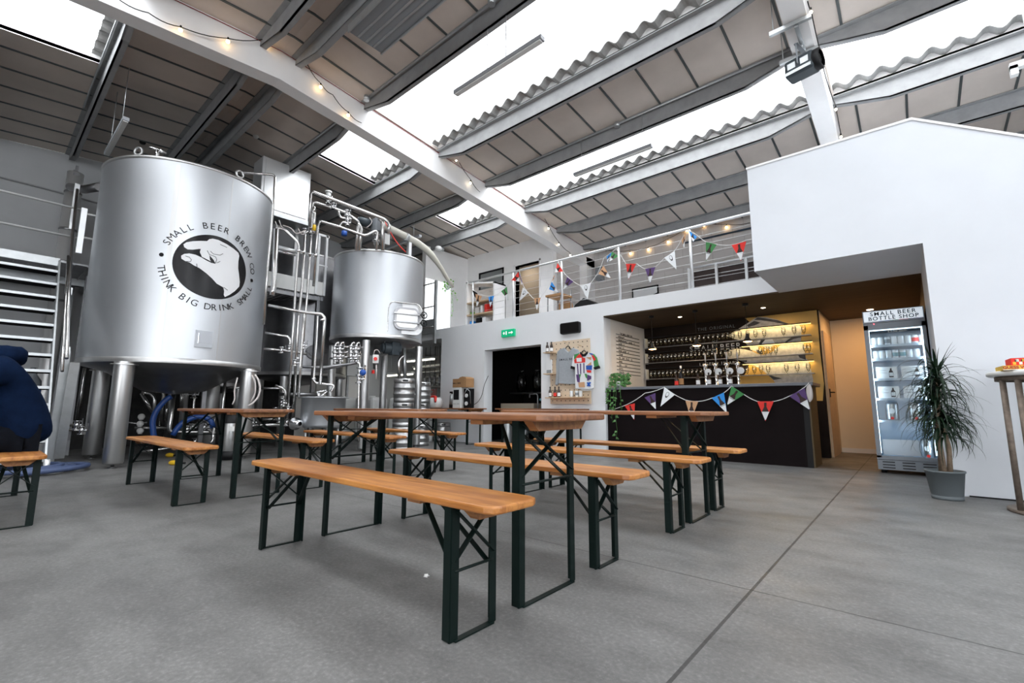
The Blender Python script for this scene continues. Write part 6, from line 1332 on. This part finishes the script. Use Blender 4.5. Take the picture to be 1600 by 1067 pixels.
for k, (z, x) in enumerate(((SZ[2], .075), (SZ[2], .325), (SZ[3], .075), (SZ[3], .325))):
    b = MB(); b.box(0, .21, 0, .26, 0, .155); b.box(.02, .06, -.0012, 0, .09, .093, 1).box(.02, .11, -.0012, 0, .075, .078, 1).box(.02, .10, -.0012, 0, .11, .113, 1)
    b.prism([(-.022, 0), (.022, 0), (.022, .07), (.008, .095), (.008, .115), (-.008, .115), (-.008, .095), (-.022, .07)], (.15, -.0012, .02), (1, 0, 0), (0, 0, 1), (0, .001, 0), 2); b.box(.131, .169, -.0018, -.0012, .035, .08, 0)
    tag(b.build('beer_carton', ['card_white', 'text_grey', 'flag_bottle'], loc=(FX0+x, FY0+.12, z)), '%s white carton with a bottle picture on the %s fridge shelf' % (('left', 'right')[k % 2], ('third', 'fourth')[k//2]), 'carton', 'fridge cartons')
KM = thing('mini_keg', 'left mini keg on the fifth fridge shelf', 'keg', (FX0+.19, FY0+.2, SZ[4]), 0, 'mini kegs in the fridge')
b = MB(); b.lathe([(.001, 0), (.062, 0), (.068, .02), (.068, .20), (.060, .23), (.055, .225), (.001, .225)], n=28); b.build('drum', 'keg_steel', KM); b = MB(); b.cyl((0, -.070, .12), (0, -.066, .12), .033, 18); b.build('round_label', 'card_white', KM); b = MB(); b.cyl((0, -.074, .03), (0, -.066, .03), .018, 14); b.build('tap', 'bright_red', KM)
another(KM, (FX0+.42, FY0+.2, SZ[4]), 'right mini keg on the fifth fridge shelf, behind the plant'); another(KM, (FX0+.49, FY0+.2, .197), 'mini keg alone on the floor of the fridge')
b = MB(); b.box(0, .50, .30, .31, 0, .2); tag(b.build('card_divider', 'hose_clear', loc=(FX0+.05, FY0+.1, .197)), 'pale panel leaning at the back of the fridge floor', 'panel')
for x in (FX0+.06, FX1-.06):
    l = bpy.data.lights.new('fridge_strip_lamp', 'AREA'); l.shape = 'RECTANGLE'; l.size = .02; l.size_y = 1.5; l.energy = 1.5; l.color = (.66, .84, 1)
    o = bpy.data.objects.new('fridge_strip_lamp', l); COL.objects.link(o); o.location = (x, FY0+.075, 1.0); dx = 1 if x < 0 else -1; o.rotation_euler = Vector((-dx*.75, -.65, 0)).to_track_quat('Z', 'Y').to_euler()

# ================================================================== THINGS ON THE BACK TABLE
ty, tz = 7.10, .77
def onT(px, yy=ty): return aY(px, 634, yy).x
t = thing('white_jug', 'white plastic jug with a red glove draped on it, on the back table', 'jug', (onT(679), ty, tz))
b = MB(); b.lathe([(.001, 0), (.15, 0), (.18, .03), (.185, .14), (.16, .22), (.14, .235), (.001, .24)], n=28); b.build('body', 'plastic_white', t, bevel=.0)
b = MB(); b.cyl((-.1, -.17, .03), (-.1, -.20, .03), .025, 12); b.build('tap', 'bright_red', t)
t = thing('rubber_glove', 'red rubber glove lying over the white jug', 'glove', (onT(679), ty, tz+.235)); b = MB(); b.tube([(-.10, -.05, .015), (.02, -.06, .02), (.12, -.08, .01), (.17, -.12, -.06), (.19, -.14, -.10)], [.03, .04, .038, .03, .02], 10); b.build('cuff', 'bright_red', t)
b = MB()
for k in range(4): b.tube([(-.10, -.06+.025*k, .01), (-.16, -.08+.035*k, .008)], .011, 8)
b.build('fingers', 'bright_red', t)
x = onT(719); t = thing('coffee_machine_box', 'white box with a dark screen standing on the back table', 'machine', (x, ty, tz)); b = MB(); b.box(-.14, .12, -.10, .12, 0, .45); b.build('housing', 'plastic_white', t, bevel=.006); b = MB(); b.box(-.11, .06, -.103, -.10, .18, .40); b.build('screen', 'black_gloss', t); b = MB(); text(b, 'SMALL BEER', (-.02, -.102, .09), (1, 0, 0), (0, 0, 1), .032, space=1.2); b.build('lettering', 'text_grey', t, fixn=False)
x = onT(733); t = thing('gauge_panel', 'black panel with two white dials on the back table', 'panel', (x, ty, tz)); b = MB(); b.box(-.09, .11, -.08, .04, 0, .42); b.build('housing', 'black', t)
for z in (.10, .27): b = MB(); b.cyl((0, -.095, z), (0, -.08, z), .042, 18); b.build('dial', 'card_white', t)
b = MB(); b.tube([(.0, -.1, .38), (.06, -.14, .42), (.12, -.1, .36), (.13, -.08, .1)], .006, 6).tube([(-.06, -.1, .3), (.04, -.12, .40)], .008, 6); b.build('tubing', 'galv', t)
x = onT(721); t = thing('cardboard_box', 'brown lettered cardboard box on top of the white machine', 'box', (x, ty, tz+.452)); b = MB(); b.box(-.19, .24, -.10, .14, 0, .19); b.build('carton', 'card', t); b = MB(); b.prism([(-.0, .19), (.24, .19), (.22, .215), (.12, .235), (.04, .22)], (0, -.10, 0), (1, 0, 0), (0, 0, 1), (0, .24, 0)); b.build('flap', 'card', t); b = MB(); text(b, 'SMALL BEER', (-.06, -.1015, .09), (1, 0, 0), (0, 0, 1), .045, space=1.1, offset=.001); b.build('lettering', 'text_dark', t, fixn=False)
x = onT(706); t = thing('soda_siphon', 'grey and black gas cylinder with a lever left of the white machine', 'cylinder', (x, ty, tz)); b = MB(); b.lathe([(.001, .07), (.06, .07), (.06, .27), (.04, .31), (.001, .32)], n=20); b.build('tank', 'plastic_grey' if 0 else 'galv', t); b = MB(); b.lathe([(.001, 0), (.062, 0), (.062, .08)], n=20); b.build('foot', 'black', t); b = MB(); b.box(-.06, .04, -.02, .02, .33, .37).cyl((0, 0, .31), (0, 0, .36), .02, 10); b.build('lever', 'black', t)
t = thing('black_cable', 'thin black cable hanging from the doorway edge to the back table', 'cable', (0, 0, 0)); b = MB(); P = [onW(763, 587, .01), onW(757, 600, .01), onW(753, 618, .02), onW(747, 628, .05), onW(741, 632, .15)]; b.tube(P, .006, 6, fillet=.08); b.build('cable', 'cable_black', t)
b = MB(); b.cyl((0, 0, 0), (0, 0, .16), .10, 24); tag(b.build('white_bucket', 'plastic_white', loc=(-8.62, 7.05, 0)), 'small white bucket on the floor under the back table', 'bucket')
# inside the dark store
t = thing('gas_bottle', 'pale grey gas bottle just inside the dark doorway', 'gas bottle', (-6.93, 7.92, 0)); b = MB(); b.lathe([(.001, 0), (.09, 0), (.095, .02), (.095, .40), (.06, .50), (.03, .53), (.03, .58), (.001, .58)], n=22); b.build('cylinder_body', 'galv', t); b = MB(); b.cyl((0, 0, .57), (0, 0, .64), .035, 10); b.build('valve', 'black', t)
another(t, (-6.72, 8.25, 0), 'second pale gas bottle deeper inside the dark doorway')
t = thing('plastic_bin', 'dark blue bin with a teal lid inside the dark doorway', 'bin', (-5.72, 8.2, 0)); b = MB(); b.prism([(-.26, 0), (.26, 0), (.30, .93), (-.30, .93)], (0, -.25, 0), (1, 0, 0), (0, 0, 1), (0, .5, 0)); b.build('body', 'sky_tub', t, bevel=.02); b = MB(); b.box(-.33, .33, -.28, .28, .93, .98); b.build('lid', 'tub_lid', t, bevel=.015)
t = thing('wooden_crate', 'pale wooden crate on a stand inside the dark doorway', 'crate', (-7.0, 8.45, .72)); b = MB(); b.box(-.45, .55, -.2, .2, 0, .16); b.build('box_body', 'tan_panel', t); b = MB(); b.box(.0, .12, -.1, .1, -.72, 0).box(-.4, -.3, -.1, .1, -.72, 0); b.build('stand', 'plywood', t)
t = thing('steel_rail', 'thin bent steel handle inside the dark doorway', 'handle', (-6.15, 8.0, 0)); b = MB(); b.tube([(0, 0, 0), (0, 0, 1.08), (-.22, 0, 1.08), (-.22, 0, 1.0)], .014, 8, fillet=.06); b.build('bar', 'steel_dark', t)
t = thing('glass_demijohns', 'dim pair of tall clear containers on a shelf in the dark doorway', 'containers', (-7.1, 8.9, 1.15)); b = MB(); b.box(-.5, .8, -.15, .2, -.03, 0); b.build('shelf_board', 'steel_dark', t)
for x in (-.25, .25): b = MB(); b.lathe([(.001, 0), (.13, 0), (.13, .38), (.05, .48), (.05, .54)], (x, 0, 0), 18); b.build('container', 'beer_glass', t)

# ================================================================== ROOF-HUNG THINGS
t = thing('radiant_heater', 'long grey ribbed radiant heater panel hung under the roof', 'heater', (0, 0, 0)); hz_ = 5.02
b = MB(); b.box(-4.50, -1.9, 2.36, 2.78, hz_, hz_+.06); b.build('casing', 'plastic_grey', t, bevel=.006); b = MB()
for y in (2.47, 2.57, 2.67): b.box(-4.48, -1.92, y-.012, y+.012, hz_-.008, hz_)
b.build('rib', 'galv', t); b = MB(); b.box(-4.5, -1.9, 2.345, 2.36, hz_-.02, hz_+.07).box(-4.5, -1.9, 2.78, 2.795, hz_-.02, hz_+.07); b.build('edge_rail', 'galv', t); b = MB(); b.cyl((-4.2, 2.57, hz_+.06), (-4.2, 2.57, roof_z(2.57)), .006, 6).cyl((-2.3, 2.57, hz_+.06), (-2.3, 2.57, roof_z(2.57)), .006, 6); b.build('suspension_rod', 'galv', t)
def led(label, x0, x1, y, z, hook):
    t = thing('strip_light', label, 'light', (0, 0, 0), 0, 'unlit strip lights'); b = MB(); b.box(x0, x1, y-.035, y+.035, z, z+.05); b.build('housing', 'lamp_off', t); b = MB(); b.box(x0+.02, x1-.02, y-.028, y+.028, z-.012, z); b.build('diffuser', 'plastic_white', t)
    b = MB()
    for x in hook: b.cyl((x, y, z+.05), (x, y, roof_z(y)-.02), .005, 6)
    b.build('suspension_wire', 'galv', t)
led('long strip light against the bright rooflight, upper middle of the picture', -4.05, -2.67, 3.59, 4.70, (-3.5, -3.2)); led('long strip light hung beneath the second rooflight, towards the bar', -4.05, -2.66, 6.32, 4.70, (-3.9, -2.8)); led('strip light hung on chains above the emblem vessel', -9.05, -7.70, .965, 4.60, (-8.8, -8.0))
A = aY(603, 390, 6.3); led('strip light high up behind the arcing ivory tube', A.x, A.x+1.35, 6.3, A.z, (A.x+.2, A.x+1.1))
p = aY(1256, 104, 5.72); t = thing('stage_light', 'boxy grey spotlight on a bracket beneath the right white beam', 'spotlight', p, math.radians(-12))
b = MB(); b.box(-.17, .13, -.10, .10, -.10, .10); b.build('housing', 'motor_grey', t, bevel=.03); b = MB(); b.box(-.172, .10, -.103, -.10, -.08, -.045).box(-.13, -.05, -.103, -.10, -.02, .05).box(.0, .08, -.103, -.10, -.02, .05); b.build('side_panel', 'galv', t)
b = MB(); b.lathe([(.09, 0), (.115, .02), (.115, .07), (.09, .08)], (.10, 0, 0), 24, axis='x'); b.build('lens_hood', 'black', t); b = MB(); b.lathe([(.001, .0), (.09, .01)], (.155, 0, 0), 20, axis='x'); b.build('lens', 'window_dark', t)
b = MB(); b.bar((-.02, -.115, 0), (-.02, -.115, .24), .035, .006, side=(0, 1, 0)).bar((-.02, .115, 0), (-.02, .115, .24), .035, .006, side=(0, 1, 0)).box(-.04, 0, -.118, .118, .235, .245); b.build('yoke', 'plastic_grey', t)
t = thing('light_bracket', 'pair of slotted steel channels clamped under the right white beam', 'bracket', (0, 0, 0)); zb_ = roof_z(5.05)-.44
for y in (5.40, 5.90): b = MB(); b.box(-.86, -.46, y-.02, y+.02, roof_z(y)-.49, roof_z(y)-.445); b.build('channel', 'galv', t)
b = MB(); b.cyl((-.82, 5.40, roof_z(5.4)-.47), (-.82, 5.40, roof_z(5.4)-.03), .006, 6).cyl((-.82, 5.90, roof_z(5.9)-.47), (-.82, 5.90, roof_z(5.9)-.03), .006, 6).cyl((p.x, p.y, p.z+.24), (p.x, 5.72, roof_z(5.9)-.47), .012, 8).box(p.x-.02, p.x+.02, 5.40, 5.90, roof_z(5.65)-.495, roof_z(5.65)-.475); b.build('rod', 'galv', t)
p = onW; t = thing('pir_detector', 'white detector on the sloping lining at the right edge', 'detector', aY(1597, 100, 5.9)); b = MB(); b.box(-.08, .3, -.03, .03, -.03, .03).box(-.08, -.03, -.03, .03, -.09, .0).box(.05, .09, -.01, .01, 0, roof_z(5.9)-t.location.z); b.build('housing', 'plastic_white', t)
t = thing('dome_light', 'round white lamp on the wall top behind the arcing tube', 'light', aD(685, 388, 11.35)); b = MB(); b.ball((0, 0, 0), .09, 16, 10, sz=.7); b.build('globe', 'plastic_white', t); b = MB(); b.cyl((0, .02, 0), (.0, .16, 0), .05, 12); b.build('mount', 'galv', t)
for q, Y_, lb in (((400, 211), 5.2, 'smoke detector on the ceiling above the smaller vessel'), ((223, 222), 1.3, 'small dark detector on the lining above the emblem vessel')):
    d = ray(*q); tt_ = None
    for k in range(400):
        s_ = 3+k*.03; P = CAMV+d*s_
        if P.z > roof_z(P.y): tt_ = P; break
    if tt_: t = thing('smoke_detector', lb, 'detector', (tt_.x, tt_.y, roof_z(tt_.y))); b = MB(); b.lathe([(.001, -.035), (.035, -.035), (.05, -.01), (.05, 0)], n=16); b.build('housing', 'plastic_white' if q[0] == 400 else 'black', t)
# festoon lamps
def festoon(label, pts, bulbs, mode, m_='bulb_glow', r=.022):
    t = thing('string_lights', label, 'string lights', (0, 0, 0), 0, 'festoon lamps'); b = MB(); P = [mode(*q) for q in pts]; Q = []
    for i in range(len(P)-1):
        for k in range(5): u = k/5; q = P[i].lerp(P[i+1], u); q.z -= .03*math.sin(PI*u); Q.append(q)
    Q.append(P[-1]); b.tube(Q, .006, 6); b.build('cable', 'cable_black', t)
    for q in bulbs:
        p = mode(*q); b = MB(); b.ball((p.x, p.y, p.z), r, 10, 8, sz=1.15); b.build('bulb', m_, t); b = MB(); b.cyl((p.x, p.y, p.z+r), (p.x, p.y, p.z+r+.035), .011, 8); b.build('socket', 'black', t)
XB = lambda x, y: aX(x, y, -6.13)
festoon('festoon lamps drooping along the left white roof beam', [(180, -5), (232, 20), (282, 42), (356, 60), (414, 61), (446, 59), (460, 76), (480, 100), (501, 130), (520, 148), (544, 175), (565, 192)], [(282, 47), (356, 65), (415, 68), (461, 82), (501, 136), (544, 180)], XB)
festoon('festoon lamps at the lower end of the left beam', [(692, 233), (703, 236), (713, 245), (735, 280), (750, 300)], [(694, 238), (713, 250), (735, 286)], XB, 'bulb_white')
festoon('festoon lamps falling from the beam to the mezzanine railing', [(844, 325), (857, 352), (873, 378), (891, 395)], [(845, 330), (857, 357), (873, 382), (891, 399)], XB, 'bulb_white', .020)
YB_ = lambda x, y: aY(x, y, 10.555)
festoon('festoon lamps strung across the back of the mezzanine', [(900, 398), (922, 394), (931, 382), (950, 391), (985, 391), (1013, 386), (1043, 373), (1073, 355), (1100, 347), (1135, 350), (1172, 348)], [(908, 405), (922, 400), (931, 386), (985, 396), (1013, 390), (1044, 378), (1073, 360), (1100, 352), (1135, 355)], YB_, 'bulb_glow', .024)
XR_ = lambda x, y: aX(x, y, -.46)
festoon('festoon lamps on the right white beam', [(1262, 2), (1267, 15), (1281, 78), (1290, 120), (1306, 166), (1314, 210)], [(1267, 19), (1281, 82), (1306, 171), (1314, 214)], XR_, 'bulb_white', .016)
